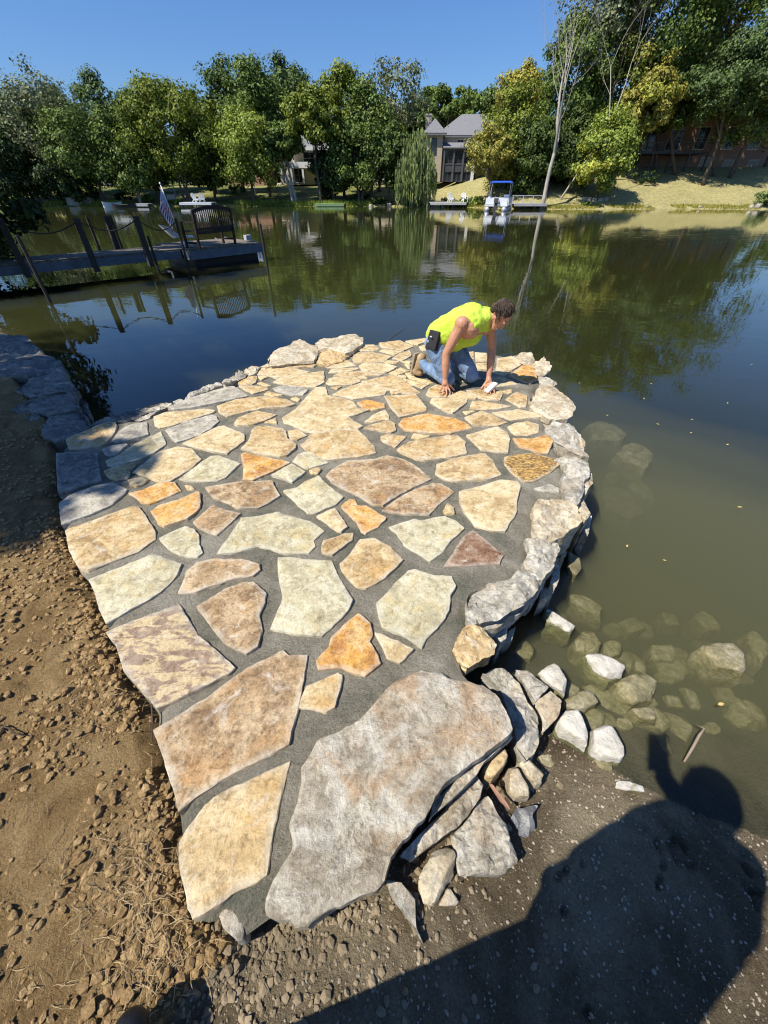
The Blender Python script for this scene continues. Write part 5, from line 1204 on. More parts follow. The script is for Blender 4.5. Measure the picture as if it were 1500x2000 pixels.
for x in (-1.15, 1.15):
    b.tube([(x, -1.1, 1.15), (x, -1.35, 2.5)], .022, 6); b.tube([(x, -.6, 1.15), (x, .9, 2.5)], .022, 6); b.tube([(x, .5, 1.15), (x, .3, 2.5)], .022, 6)
b.obj('canopy_frame', ALU, e)
b = MB(); n = 8
V = []; 
for k in range(n+1):
    y = -1.4 + 2.5*k/n; z = 2.52 + .12*math.sin(math.pi*k/n)
    V += [(-1.22, y, z-.12), (-1.05, y, z), (1.05, y, z), (1.22, y, z-.12), (1.0, y, z-.05), (-1.0, y, z-.05)]
F = [(k*6+i, k*6+(i+1) % 6, (k+1)*6+(i+1) % 6, (k+1)*6+i) for k in range(n) for i in range(6)] + [tuple(range(5, -1, -1)), tuple(n*6+i for i in range(6))]
b.add(V, F); b.obj('canopy', simple('blue_canvas', (.02, .09, .48), .8, .15), e)
b = MB(); b.box((0, -2.75, .5), (.35, .35, .8)); b.box((0, -2.8, .95), (.42, .5, .4)); b.box((0, -2.8, -.1), (.12, .2, .7)); b.obj('outboard_motor', DKF, e)
# canoe, small boats
def hull(name, px, py, L, wd, h, mat, lab, rz, cat='boat'):
    c = at(px, py); e = empty(name, (c[0], c[1], WZ), lab, cat, rz=rz); V = []; n = 12
    for k in range(n+1):
        t = -1 + 2*k/n; w_ = wd*(1-t*t)**.6*.5 + .01; s = .15*abs(t)**3
        V += [(t*L/2, -w_, h+s), (t*L/2, -w_*.7, -.05), (t*L/2, w_*.7, -.05), (t*L/2, w_, h+s), (t*L/2, w_*.85, h+s), (t*L/2, w_*.6, .05), (t*L/2, -w_*.6, .05), (t*L/2, -w_*.85, h+s)]
    F = [(k*8+i, k*8+(i+1) % 8, (k+1)*8+(i+1) % 8, (k+1)*8+i) for k in range(n) for i in range(8)] + [tuple(range(8)), tuple(n*8+7-i for i in range(8))]
    b = MB(); b.add(V, F); b.obj('hull', mat, e)
    b = MB(); [b.box((x, 0, h*.7), (.2, wd*.7, .03)) for x in (-L*.22, L*.2)]; b.obj('seat', WD, e); return e
hull('canoe', 699, 403, 4.2, .9, .32, simple('orange_brown_hull', (.30, .15, .05), .5, .2), "orange brown canoe tied up at the dark bank", .05)
hull('rowboat', 221, 404, 2.6, 1.3, .45, simple('white_hull', (.72, .74, .74), .5, .1), "small white boat moored left of the flat dock", .1)
hull('dark_boat', 243, 405, 3.4, 1.2, .3, simple('black_hull', (.03, .035, .04), .5, .1), "low black boat right of the small white boat", .0)
# retaining wall of pale stone, rocks, lamp post, statue posts
c = at(156, 403); b = MB(); b.box((c[0], c[1]+.7, WZ+.35), (3.6, 1.0, 1.3)); o = b.obj('retaining_wall', M['lime']); tag(o, "pale stone retaining wall at the water on the far left", 'wall')
def frock(px, py, r, lab, grp, seed, zo=0.0):
    q = dp(px, py, 60) ; Y = 60.0
    # find the ground under the pixel
    for Y in np.arange(56, 95, .25):
        g = dp(px, py, Y)
        if g[2] <= max(th(g[0], Y), WZ): break
    g = dp(px, py, Y); rr = random.Random(seed); a = rr.uniform(0, 3); pts = [np.array((g[0]+r*(1+.3*rr.random())*math.cos(a+t*.9), Y+r*.7*(1+.3*rr.random())*math.sin(a+t*.9))) for t in range(7)]
    return rock(pts, max(th(g[0], Y), WZ)+r*.6, r*1.1, M['lime'], lab, grp, seed, bulge=r*.3, rough=1.2, step=r*.3)
RG = "rocks ringing the yellow tree"
for i, (x, y, l) in enumerate([(1140, 391, "leftmost pale rock of the ring round the yellow tree"), (1150, 392, "larger pale rock at the front left of the tree ring"), (1160, 393, "middle front rock of the tree ring"), (1172, 393, "front right rock of the tree ring, half shaded"), (1182, 391, "rightmost rock of the tree ring in shade")]): frock(x, y, .32, l, RG, 50+i)
for i, (x, y, r, l) in enumerate([(1480, 405, .5, "low pale rock at the waterline by the ornamental grass"), (1466, 406, .3, "small flat rock at the right far waterline"), (1366, 407, .22, "tiny pale rock on the right far shore"), (1262, 406, .2, "tiny white stone at the far waterline under the yellow tree"), (546, 360, .4, "pale boulder lying on the sunny lawn"), (760, 402, .35, "grey rock among the brush at the water"), (725, 404, .3, "grey rock at the brushy waterline near the canoe")]): frock(x, y, r, l, "rocks on the far shore", 60+i)
q = dp(498, 372, 80); z0 = th(q[0], 80); e = empty('lamp_post', (q[0], 80, z0), "slim white topped lamp post on the sunny lawn", 'lamp post')
zt = dp(493, 330, 80)[2]-z0; b = MB(); b.tube([(0, 0, 0), (0, 0, zt-.4)], .045, 6); b.obj('pole', GD, e); b = MB(); b.box((0, 0, zt-.15), (.3, .3, .5)); b.box((0, 0, zt+.13), (.4, .4, .06)); b.obj('lantern', WHT, e)
# parked car glimpsed behind the trees
q = dp(232, 372, 98); z0 = th(q[0], 98); e = empty('parked_car', (q[0], 98, z0), "white car parked behind the trees on the far left", 'car', rz=.1); CW = simple('white_car_paint', (.75, .76, .78), .3, .03, 4, .02, 0, .6)
b = MB(); b.add([(-2.2, -.9, .3), (2.2, -.9, .3), (2.3, -.9, .75), (1.2, -.88, .95), (-2.2, -.88, .95), (-2.2, .9, .3), (2.2, .9, .3), (2.3, .9, .75), (1.2, .88, .95), (-2.2, .88, .95)], [(0, 1, 2, 3, 4), (9, 8, 7, 6, 5), (0, 5, 6, 1), (1, 6, 7, 2), (2, 7, 8, 3), (3, 8, 9, 4), (4, 9, 5, 0)]); b.obj('body', CW, e)
b = MB(); b.add([(-2.0, -.82, .95), (1.1, -.82, .95), (.5, -.7, 1.42), (-1.6, -.7, 1.42), (-2.0, .82, .95), (1.1, .82, .95), (.5, .7, 1.42), (-1.6, .7, 1.42)], [(0, 1, 2, 3), (7, 6, 5, 4), (1, 5, 6, 2), (2, 6, 7, 3), (3, 7, 4, 0)]); b.obj('cabin', GLS, e)
for x in (-1.4, 1.4):
    for y in (-.85, .85):
        b = MB(); b.tube([(x, y-.1, .33), (x, y+.1, .33)], .33, 12); b.obj('wheel', DKF, e)
# bird feeder style slide posts near the shore: swing set A-frame left of the flag foot
q = dp(335, 396, 74); z0 = th(q[0], 74); e = empty('garden_swing', (q[0], 74, z0), "dark A frame garden swing on the shore right of the flag", 'swing')
b = MB()
for s in (-1, 1): b.tube([(s*.9, -.6, 0), (s*.9, 0, 1.9)], .05, 6); b.tube([(s*.9, .6, 0), (s*.9, 0, 1.9)], .05, 6)
b.tube([(-1, 0, 1.9), (1, 0, 1.9)], .05, 6); b.obj('frame', GD, e); b = MB(); b.box((0, 0, .45), (1.2, .4, .05)); b.box((0, .25, .75), (1.2, .05, .5)); b.obj('seat', WD, e)
# ------------------------------------------------------------------ near dock with bench and flag
DZ = 0.15; DK = simple('old_dock_boards', (.17, .14, .10), .9, .35, 5, .5); DF = simple('grey_fascia', (.13, .15, .17), .85, .3, 4, .4); PST = simple('dark_post', (.05, .042, .035), .9, .3)
P1, P2_, P3, P4 = np.array((-5.97, 14.1)), np.array((-4.20, 16.2)), np.array((-5.8, 17.7)), np.array((-7.7, 15.75))
Wd = np.array((.695, .719)); Wn = np.array((-.719, .695)); Wa = np.array((-9.4, 11.1)) - Wd*3.6; Wb = np.array((-6.24, 14.36))
O = np.array((-6.0, 15.6, DZ)); e = empty('lake_dock', tuple(O), "old wooden dock on the left with a walkway of dark posts and rope", 'dock')
b = MB()
u = (P2_-P1)/np.linalg.norm(P2_-P1); L = np.linalg.norm(P2_-P1); nb = 18
for i in range(nb):
    a0, a1 = P1+u*L*(i+.04)/nb, P1+u*L*(i+.96)/nb; L4 = P3-P4; c0, c1 = P4+L4*(i+.04)/nb, P4+L4*(i+.96)/nb
    b.add([(*a0, DZ-.04), (*a1, DZ-.04), (*c1, DZ-.04), (*c0, DZ-.04), (*a0, DZ), (*a1, DZ), (*c1, DZ), (*c0, DZ)], [(3, 2, 1, 0), (4, 5, 6, 7), (0, 1, 5, 4), (1, 2, 6, 5), (2, 3, 7, 6), (3, 0, 4, 7)])
LW = np.linalg.norm(Wb-Wa); nb = int(LW/.15)
for i in range(nb):
    a0, a1 = Wa+Wd*LW*(i+.03)/nb, Wa+Wd*LW*(i+.97)/nb; c0, c1 = a0+Wn*1.25, a1+Wn*1.25
    b.add([(*a0, DZ-.045), (*a1, DZ-.045), (*c1, DZ-.045), (*c0, DZ-.045), (*a0, DZ-.005), (*a1, DZ-.005), (*c1, DZ-.005), (*c0, DZ-.005)], [(3, 2, 1, 0), (4, 5, 6, 7), (0, 1, 5, 4), (1, 2, 6, 5), (2, 3, 7, 6), (3, 0, 4, 7)])
rel(b, O).obj('deck_boards', DK, e)
b = MB()
for p, q in ((P1, P2_), (P2_, P3), (P3, P4), (P4, P1)): b.beam((*p, DZ-.16), (*q, DZ-.16), .05, .23)
for k in (0, 1.25): b.beam((*(Wa+Wn*k), DZ-.15), (*(Wb+Wn*k-Wd*.1), DZ-.15), .05, .2)
rel(b, O).obj('fascia', DF, e)
b = MB(); c4 = [P1*.96+P3*.04, P2_*.96+P4*.04, P3*.96+P1*.04, P4*.96+P2_*.04]
cc = (P1+P3)/2; b.prism([tuple(cc+(p-cc)*.86) for p in (P1, P2_, P3, P4)], WZ-.1, DZ-.2); rel(b, O).obj('float', simple('black_float', (.012, .012, .012), .6, .2), e)
posts = []
def post(px, py, base, r, Yoff, ztop=None, zbot=DZ-.3, near=True):
    g = gp(px, py, DZ); return g
pn = [(43, 513), (180, 504), (288, 495)]; tops = []
for (x, y) in pn:
    g = gp(x, y, DZ); b = MB(); b.box((g[0]-O[0]+.03, g[1]-O[1]-.05, .27), (.125, .125, 1.15), rz=.8); b.obj('post', PST, e); tops.append((g[0]+.03, g[1]-.05, DZ+.78))
g = gp(-120, 522, DZ); tops.insert(0, (g[0], g[1], DZ+.8)); b = MB(); b.box((g[0]-O[0], g[1]-O[1], .27), (.125, .125, 1.15), rz=.8); b.obj('post', PST, e)
far = []
for (x, y, r) in ((229, 484, .13), (194, 486, .06), (238, 484, .06)):
    g = gp(x, y, DZ); b = MB(); b.box((g[0]-O[0], g[1]-O[1], .3), (r, r, 1.0), rz=.8); b.obj('post', PST, e)
for (x, yt, yb, Y) in ((40, 459, 588, 10.4), (290, 461, 531, 13.4), (353, 426, 531, 13.95), (512, 437, 534, 16.0)):
    bt = gp({40: 97, 290: 311, 353: 371, 512: 524}[x], yb, WZ); zt = dp(x, yt, bt[1])[2]; b = MB()
    b.tube([(bt[0]-O[0], bt[1]-O[1], WZ-O[2]-1.2), (bt[0]-O[0], bt[1]-O[1], zt-O[2])], .035, 8); b.obj('pipe_pile', PST, e)
    if x == 353: tops.append((bt[0], bt[1], zt-.08))
b = MB()
for s, t in zip(tops[:-1], tops[1:]):
    s, t = np.array(s), np.array(t); b.tube([tuple(s + (t-s)*k/10 - np.array((0, 0, .22))*math.sin(math.pi*k/10)) for k in range(11)], .014, 5)
rel(b, O).obj('rope', PST, e)
# bench (seen from behind)
def bench():
    a, c = gp(388, 487, DZ)[:2], gp(458, 477, DZ)[:2]; mid = (a+c)/2; d = c-a; rz = math.atan2(d[1], d[0]); L = np.linalg.norm(d)
    e = empty('park_bench', (mid[0], mid[1]+.1, DZ), "dark wooden slatted bench with a curved top rail facing away on the dock", 'bench', rz=rz)
    W_ = simple('dark_teak', (.03, .02, .015), .75, .3); L = max(L, 1.3)
    for s in (-1, 1):
        b = MB(); b.beam((s*L/2, 0, 0), (s*L/2, -.06, .92), .06, .06); b.obj('leg', W_, e)
        b = MB(); b.beam((s*L/2, .5, 0), (s*L/2, .5, .64), .06, .06); b.obj('leg', W_, e)
        b = MB(); b.box((s*L/2, .24, .65), (.07, .6, .035)); b.obj('armrest', W_, e)
        b = MB(); b.box((s*L/2, .25, .14), (.04, .45, .05)); b.obj('stretcher', W_, e)
    b = MB()
    for k in range(6): b.box((0, .06+.085*k, .43), (L, .07, .025))
    b.box((0, .0, .39), (L-.06, .05, .08)); b.obj('seat', W_, e)
    b = MB(); top = lambda t: .90 + .09*(1-(2*t-1)**2)
    for k in range(10): t0, t1 = k/10, (k+1)/10; b.beam(((t0-.5)*L, -.055, top(t0)), ((t1-.5)*L, -.055, top(t1)), .045, .09)
    b.box((0, -.03, .48), (L, .04, .06))
    for k in range(19): t = (k+.8)/19.6; b.beam(((t-.5)*L, -.03, .5), ((t-.5)*L, -.055, top(t)), .028, .018)
    b.obj('backrest', W_, e)
bench()
# flag
g = gp(354, 467, DZ); e = empty('flag', (g[0], g[1], DZ), "flag with red and white stripes hanging limp from a white pole on the dock", 'flag')
zt = dp(313, 360, g[1])[2]-DZ; tx = dp(313, 360, g[1])[0]-g[0]
b = MB(); b.tube([(0, 0, 0), (tx, 0, zt)], [.022, .016], 8); b.ell((tx, 0, zt+.02), (.03, .03, .04)); b.obj('pole', WHT, e, True)
q = NT('striped_cloth'); uv = q.n("UVMap"); sx = q.n("SeparateXYZ"); q.t.links.new(uv.outputs[0], sx.inputs[0])
st = q.math('GREATER_THAN', q.math('FRACT', q.math('MULTIPLY', sx.outputs[1], 6.5)), .5); c = q.mix(st, (.75, .73, .72), (.50, .035, .06))
can = q.math('MULTIPLY', q.math('GREATER_THAN', sx.outputs[1], .46), q.math('LESS_THAN', sx.outputs[0], .4))
vs = q.n("TexVoronoi", {'Scale': 11.0, 'Randomness': .0}); q.t.links.new(uv.outputs[0], vs.inputs['Vector']); star = q.math('LESS_THAN', vs.outputs['Distance'], .28)
c = q.mix(can, c, q.mix(star, (.30, .34, .50), (.8, .8, .8))); M['flag'] = q.bsdf(c, .85)
nu, nv = 26, 26; V = []; UV = []
for j in range(nv+1):
    for i in range(nu+1):
        u_, v_ = i/nu, j/nv      # u along the fly, v down the hoist
        hx, hz = tx*(1-.04-.48*v_), zt*(1-.04-.48*v_)
        drop = u_*.62; V.append((hx - .015 - u_*.26*(1 - .55*v_), .05*math.sin(u_*12+v_*3)*(.2+u_), hz - u_*.62)); UV.append((u_, 1-v_))
F = [(j*(nu+1)+i, (j+1)*(nu+1)+i, (j+1)*(nu+1)+i+1, j*(nu+1)+i+1) for j in range(nv) for i in range(nu)]
o = mk('cloth', V, F, M['flag'], e, True); ul = o.data.uv_layers.new(name='UVMap')
for lp in o.data.loops: ul.data[lp.index].uv = UV[lp.vertex_index]
m = o.modifiers.new('th', 'SOLIDIFY'); m.thickness = .004
# little things on the dock
for (x, y, s, lab, m_) in ((338, 468, (.28, .2, .16), "pale folded chair lying at the foot of the flag pole", WD), (372, 466, (.16, .12, .05), "white looped rope bundle beside the bench", WHT), (366, 483, (.10, .10, .16), "white bucket standing left of the bench", WHT), (374, 482, (.09, .09, .14), "smaller white pot next to the white bucket", WHT)):
    g = gp(x, y, DZ); b = MB()
    if 'rope' in lab: b.tube([(g[0]+.12*math.cos(t*.7), g[1]+.09*math.sin(t*.7), DZ+.02+.005*t) for t in range(16)], .018, 6); nm = 'rope_bundle'
    elif 'chair' in lab:
        nm = 'folded_chair'
        for k in range(7): b.beam((g[0]-.35+.03*k, g[1]+.05*k, DZ+.42-.01*k), (g[0]+.03*k, g[1]+.05*k, DZ+.05), .035, .015)
        b.beam((g[0]-.36, g[1], DZ+.42), (g[0]-.16, g[1]+.3, DZ+.36), .03, .03); b.beam((g[0], g[1], DZ+.05), (g[0]+.18, g[1]+.3, DZ+.05), .03, .03)
    else: b.tube([(g[0], g[1], DZ), (g[0], g[1], DZ+s[2])], [s[0]*.8, s[0]], 12); nm = 'bucket' if 'bucket' in lab else 'flower_pot'
    tag(b.obj(nm, m_, smooth=nm == 'bucket'), lab, nm.replace('_', ' '))
g = gp(482, 471, DZ); e = empty('jon_boat', (-5.95, 18.75, WZ), "pale boat moored behind the end of the dock", 'boat', rz=2.39); e.scale = (.75, .75, .75)
b = MB(); V = []
for k in range(9):
    t = -1+2*k/8; w_ = .55*(1 if t < .3 else 1-.45*(t-.3)/.7); s = .0 if t < .3 else .12*(t-.3); V += [(t*1.6, -w_, .42+s), (t*1.6, -w_*.85, -.05+s*1.5), (t*1.6, w_*.85, -.05+s*1.5), (t*1.6, w_, .42+s), (t*1.6, w_*.92, .42+s), (t*1.6, w_*.78, .02+s*1.5), (t*1.6, -w_*.78, .02+s*1.5), (t*1.6, -w_*.92, .42+s)]
b.add(V, [(k*8+i, k*8+(i+1) % 8, (k+1)*8+(i+1) % 8, (k+1)*8+i) for k in range(8) for i in range(8)] + [tuple(range(8)), tuple(64+7-i for i in range(8))]); b.obj('hull', ALU, e)
b = MB(); b.box((-1.3, 0, .5), (.25, .3, .5)); b.obj('motor', GD, e); b = MB(); b.box((.2, 0, .36), (.25, 1.0, .03)); b.obj('seat', WD, e)
# ------------------------------------------------------------------ shade trees on the near left bank
def near_tree(x, y, cx, cy, cz, rx, ry, rz, leaf, lab, seed, n=60, per=260, size=.11, trunk=.2, gap=0):
    rng = np.random.default_rng(seed); rr = random.Random(seed); gz = th(x, y)-.1; e = empty('shade_tree', (x, y, gz), lab, 'tree', "shade trees on the near left bank"); o0 = np.array((x, y, gz))
    C = crownpts((cx, cy, cz), rx, ry, rz, n, rng, seed); rad = (.16+.14*rng.random(len(C)))*min(rx, rz)
    b = MB(); tp = Vector((cx*.4+x*.6, cy*.4+y*.6, cz-rz*.3)); pts = [Vector((x, y, gz)).lerp(tp, t) for t in (0, .3, .7, 1)]; b.tube(pts, [trunk*1.3, trunk, trunk*.8, trunk*.6], 10)
    for i in range(0, len(C), 3): en = Vector(C[i]); b.tube([pts[-1] if i % 2 else pts[-2], pts[-1].lerp(en, .5)+Vector((0, 0, .25)), en], [trunk*.4, trunk*.2, .015], 5, False)
    mk('trunk', np.array(b.V)-o0, b.F, BK, e, True); V, F = leaves(C, rad, per, size, rng); mk('crown', V-o0, F, LM[leaf], e)
near_tree(-13.5, 10.2, -10.9, 11.3, 2.0, 2.55, 2.4, 2.3, 'deep', "low dark near tree leaning in at the left edge above the dock", 7, n=70, per=330, size=.14)
near_tree(-14.0, 11.2, -10.6, 12.6, 6.4, 2.9, 3.0, 1.6, 'deep', "tall near tree left of the picture spreading over the dock", 17, n=40, per=260, size=.14)
near_tree(-9.6, 4.4, -7.9, 3.6, 6.2, 2.9, 2.6, 2.0, 'deep', "near tree left of the picture shading the old stone bank", 8, n=70)
near_tree(-8.2, .2, -6.35, .50, 5.1, 1.12, 1.15, 1.2, 'deep', "small near tree left of the picture shading the patio corner", 9, n=56, per=250, trunk=.14)
near_tree(-9.4, 1.9, -7.25, 1.75, 5.3, 1.35, 1.25, 1.2, 'deep', "small near tree left of the picture shading the dug soil beside the stone bank", 19, n=60, per=250, trunk=.14)
near_tree(-6.6, -1.6, -5.75, -.95, 4.7, .55, .55, .5, 'deep', "slender near sapling left of the picture shading a strip of dug soil", 29, n=20, per=160, trunk=.07)
def shore_bush(px, py, z, r, h, leaf, lab, seed):
    g = gp(px, py, z); rng = np.random.default_rng(seed); C = crownpts((g[0], g[1], z+h*.5), r, r, h*.5, 16, rng, seed); V, F = leaves(C, np.full(len(C), r*.38), 90, .09, rng); tag(mk('shore_bush', V, F, LM[leaf]), lab, 'bush', "bushes on the near left bank")
shore_bush(0, 548, WZ, .9, .9, 'deep', "dark bush under the dock walkway at the left edge", 3); shore_bush(2, 498, DZ, .35, .9, 'lime', "yellow green leafy bush at the left edge behind the first dock post", 4)
# ------------------------------------------------------------------ people
def skin_mat(name, c):
    q = NT(name); v = q.coord(); k = q.ramp(q.noise(v, 14, 4, .6), [(.3, tuple(a*.85 for a in c)), (.7, tuple(min(1, a*1.12) for a in c))])
    return q.bsdf(k, .5, q.bump(q.noise(v, 160, 3, .6), .25, .002), .35, Subsurface_Weight=.06)
SKN = skin_mat('tanned_skin', (.50, .25, .15))
def cloth(name, c, c2, sc=6, b_=.5): 
    q = NT(name); v = q.coord(); k = q.ramp(q.noise(v, sc, 6, .65, .6), [(.35, c), (.65, c2)])
    h = q.math('ADD', q.noise(v, 9, 3, .5, 1.5), q.math('MULTIPLY', q.noise(v, 220, 2, .6), .12)); return q.bsdf(k, .85, q.bump(h, b_, .02), .2)
VEST = cloth('safety_yellow', (.44, .62, .045), (.54, .70, .09), 4, .6); JEAN = cloth('faded_denim', (.10, .16, .26), (.26, .36, .50), 5, .8)
BOOT = cloth('tan_leather', (.30, .20, .11), (.42, .30, .17), 8, .4); BLK = simple('black_cloth', (.02, .02, .022), .7, .3, 20, .3)
HAIR = cloth('dark_hair', (.030, .020, .014), (.09, .065, .05), 22, .8)
def hand(b, wrist, palm, tips, thumb, r=.0085):
    w_, p = Vector(wrist), Vector(palm); b.cap(w_, w_.lerp(p, .5), .026, .030); 
    ax = (Vector(tips[3]) - Vector(tips[0])); ax.normalize(); d = (p - w_).normalized()
    for k, t in enumerate(tips):
        base = p + ax*(-.030 + .02*k) + d*.012; t = Vector(t); m1 = base.lerp(t, .40) + Vector((0, 0, .014)); m2 = base.lerp(t, .74) + Vector((0, 0, .010))
        b.cap(w_.lerp(p, .6) + ax*(-.018+.012*k), base, .015, .0125, 8); b.cap(base, m1, .0115, r*1.12, 8); b.cap(m1, m2, r*1.12, r, 8); b.cap(m2, t, r, r*.8, 8)
    t = Vector(thumb); s = w_.lerp(p, .35); m = s.lerp(t, .55) + Vector((0, 0, .006)); b.cap(s, m, .016, .0125, 8); b.cap(m, t, .0125, .009, 8)
def folds(o, scale, st):
    t = bpy.data.textures.new('folds', 'CLOUDS'); t.noise_scale = scale; t.noise_depth = 3; m = o.modifiers.new('folds', 'DISPLACE'); m.texture = t; m.strength = st; m.mid_level = .5
    k = o.modifiers.new('soft', 'SMOOTH'); k.iterations = 2
RS, RE, RW = (.70, 3.74, .625), (.585, 3.73, .365), (.598, 3.71, .125)
LS, LE, LW_ = (1.0, 3.94, .60), (1.065, 3.92, .35), (1.052, 3.83, .105)
HC = Vector((1.05, 3.79, .675)); FD = Vector((.40, -.40, -.83)).normalized()       # face direction
SDV = Vector((.57, .82, .0)); SDV = (SDV - FD*SDV.dot(FD)).normalized(); UPH = SDV.cross(FD).normalized()
if UPH.dot(Vector((.7, -.3, .7))) < 0: UPH = -UPH
W0 = np.array((.6, 3.9, 0)); W = empty('person', tuple(W0), "kneeling worker in a bright yellow sleeveless shirt and jeans, leaning on both hands", 'person')
def wob_(b, name, mat, vox, it=5, par=W, o=W0): ob = rel(b, o).obj(name, mat, par, True); return remesh(ob, vox, it)
b = MB()
b.ell((.58, 4.03, .44), (.13, .13, .13)); b.cap((.60, 4.02, .46), (.80, 3.90, .59), .115, .135); b.cap((.78, 3.80, .58), (.93, 3.92, .58), .11, .10)
for S, E, Wr in ((RS, RE, RW), (LS, LE, LW_)):
    b.ell(S, (.066, .066, .064)); b.cap((.86, 3.86, .60), S, .09, .062); b.cap(S, Vector(S).lerp(Vector(E), .5), .056, .050); b.cap(Vector(S).lerp(Vector(E), .5), E, .050, .037)
    b.cap(E, Vector(E).lerp(Vector(Wr), .35), .037, .041); b.cap(Vector(E).lerp(Vector(Wr), .35), Wr, .041, .024)
b.cap((.88, 3.84, .64), HC - FD*.02 - UPH*.06, .062, .055)
hd = Matrix((SDV, FD, UPH)).transposed()
b.ell(HC - FD*.015 + UPH*.025, (.074, .092, .085), hd); b.cap(HC + FD*.03 - UPH*.03, HC + FD*.055 - UPH*.085, .055, .036)     # skull, jaw
b.cap(HC + FD*.078 + UPH*.012, HC + FD*.096 - UPH*.026, .010, .013, 8)                                                     # nose
b.cap(HC + FD*.074 + UPH*.03 - SDV*.035, HC + FD*.074 + UPH*.03 + SDV*.035, .013, .013, 8)                                 # brow
b.cap(HC + FD*.084 - UPH*.058 - SDV*.018, HC + FD*.084 - UPH*.058 + SDV*.018, .008, .008, 8)                               # mouth
for s in (-1, 1): b.ell(HC + SDV*s*.078 - FD*.005 - UPH*.008, (.010, .020, .032), hd)                                      # ears
tipR = [tuple(gp(x, y, .006)) for x, y in ((858, 767), (864, 772), (872, 772.5), (880, 770))]
hand(b, RW, (.602, 3.690, .062), tipR, tuple(gp(887, 762, .01)))
tipL = [tuple(gp(x, y, .008)) for x, y in ((946, 764), (951, 769), (958, 770), (966, 768))]
hand(b, LW_, (1.055, 3.795, .055), tipL, tuple(gp(940, 759, .012)))
wob_(b, 'body', SKN, .0042, 4)
b = MB()      # shirt
b.cap((.555, 4.035, .45), (.62, 4.0, .485), .142, .150); b.cap((.62, 4.0, .490), (.80, 3.89, .600), .155, .170); b.cap((.80, 3.83, .61), (.93, 3.915, .61), .130, .120); b.cap((.82, 3.86, .62), (.915, 3.83, .655), .11, .075)
b.cap((.72, 3.91, .46), (.82, 3.86, .50), .10, .11); b.cap((.60, 4.0, .40), (.70, 3.94, .42), .11, .10)
sh = wob_(b, 'shirt', VEST, .006, 5); folds(sh, .085, .020)
b = MB()
for i, (dx, dy, l) in enumerate(((0, 0, .03), (.035, .012, .02), (.06, .02, .035), (.10, .03, .025))):      # small worn print on the back
    c = Vector((.70+dx*.9, 3.93-dy, .735+.28*dx)); b.beam(c, c + Vector((l, -l*.3, l*.25)), .012, .004)
rel(b, W0).obj('back_print', simple('dark_print', (.10, .16, .04), .9, .2), sh)
b = MB()      # jeans
b.ell((.565, 4.04, .40), (.155, .15, .135)); b.cap((.50, 3.97, .38), (.63, 3.85, .10), .105, .072); b.cap((.68, 4.10, .38), (.89, 3.95, .10), .108, .076)
b.cap((.635, 3.845, .080), (.44, 4.07, .125), .072, .056); b.cap((.44, 4.07, .125), (.405, 4.105, .155), .056, .055); b.cap((.895, 3.95, .082), (.70, 4.28, .10), .075, .055)
b.ell((.645, 3.835, .075), (.075, .075, .068)); b.ell((.90, 3.945, .078), (.078, .078, .072))
folds(wob_(b, 'jeans', JEAN, .0065, 4), .06, .018)
for (hx, hy, tx_, ty_) in ((.392, 4.118, .362, 4.14), (.69, 4.31, .66, 4.34)):
    b = MB(); b.cap((hx, hy, .20), (hx-.005, hy, .12), .048, .050); b.cap((hx-.01, hy+.005, .15), (tx_, ty_, .055), .048, .046); b.cap((tx_+.02, ty_-.02, .045), (tx_-.02, ty_+.01, .05), .040, .042)
    bo = wob_(b, 'boot', BOOT, .006, 3); b = MB(); d = Vector((-.06, .055, 0)).normalized()
    b.beam(Vector((hx-.045, hy+.045, .235)), Vector((tx_-.048, ty_+.035, .02)), .085, .022, up=(-.7, .7, .1)); rel(b, W0).obj('sole', simple('boot_sole', (.33, .27, .19), .9, .2), bo)
b = MB(); b.ell(HC - FD*.035 + UPH*.043, (.083, .095, .082), hd, 20, 14); b.ell(HC - FD*.075 - UPH*.005, (.070, .050, .065), hd, 16, 10)
V = np.array(b.V); c = np.array(HC - FD*.03 + UPH*.03); V = c + (V-c)*(1 + .07*fbm(V, 28, 3, 3))[:, None]; b.V = [tuple(v) for v in V]
rr = random.Random(2)
for k in range(520):
    a = rr.uniform(0, 6.28); t = rr.uniform(.0, 1.9); n_ = (SDV*math.sin(t)*math.cos(a) - FD*math.cos(t)*.9 + UPH*(math.sin(t)*math.sin(a)*.8 + .45)).normalized()
    if n_.dot(FD) > .55 or n_.dot(UPH) < -.45: continue
    p = HC - FD*.03 + UPH*.038 + Vector((n_.x*.084, n_.y*.084, n_.z*.084)); flow = (FD*.8 - UPH*.1 + Vector((rr.gauss(0, .3), rr.gauss(0, .3), rr.gauss(-.35, .25)))); flow = (flow - n_*flow.dot(n_)*.75).normalized()
    L = rr.uniform(.03, .065); q1 = p + flow*L*.5 + n_*.010; q2 = p + flow*L + n_*rr.uniform(-.002, .012); b.tube([p, q1, q2], [.0042, .0036, .0008], 4, False)
rel(b, W0).obj('hair', HAIR, W, True)
b = MB(); b.box((.478, 3.905, .435), (.05, .125, .17), rot=Matrix.Rotation(.75, 3, 'Z') @ Matrix.Rotation(.32, 3, 'Y')); pz = wob_(b, 'belt_pouch', BLK, .007, 4)
b = MB(); b.box((.448, 3.882, .475), (.008, .02, .008), rz=.75); rel(b, W0).obj('clasp', TRIM, pz)
b = MB(); b.cap((.50, 3.93, .455), (.60, 3.90, .42), .03, .02); rel(b, W0).obj('belt', BLK, W, True)
b = MB(); a_ = gp(950, 765, .025); c_ = gp(968, 749, .07); b.beam(a_, c_, .055, .032); ob = b.obj('sponge', simple('white_sponge', (.80, .78, .74), .9, .1)); remesh(ob, .006, 3); tag(ob, "white grout sponge under the worker's far hand", 'sponge')
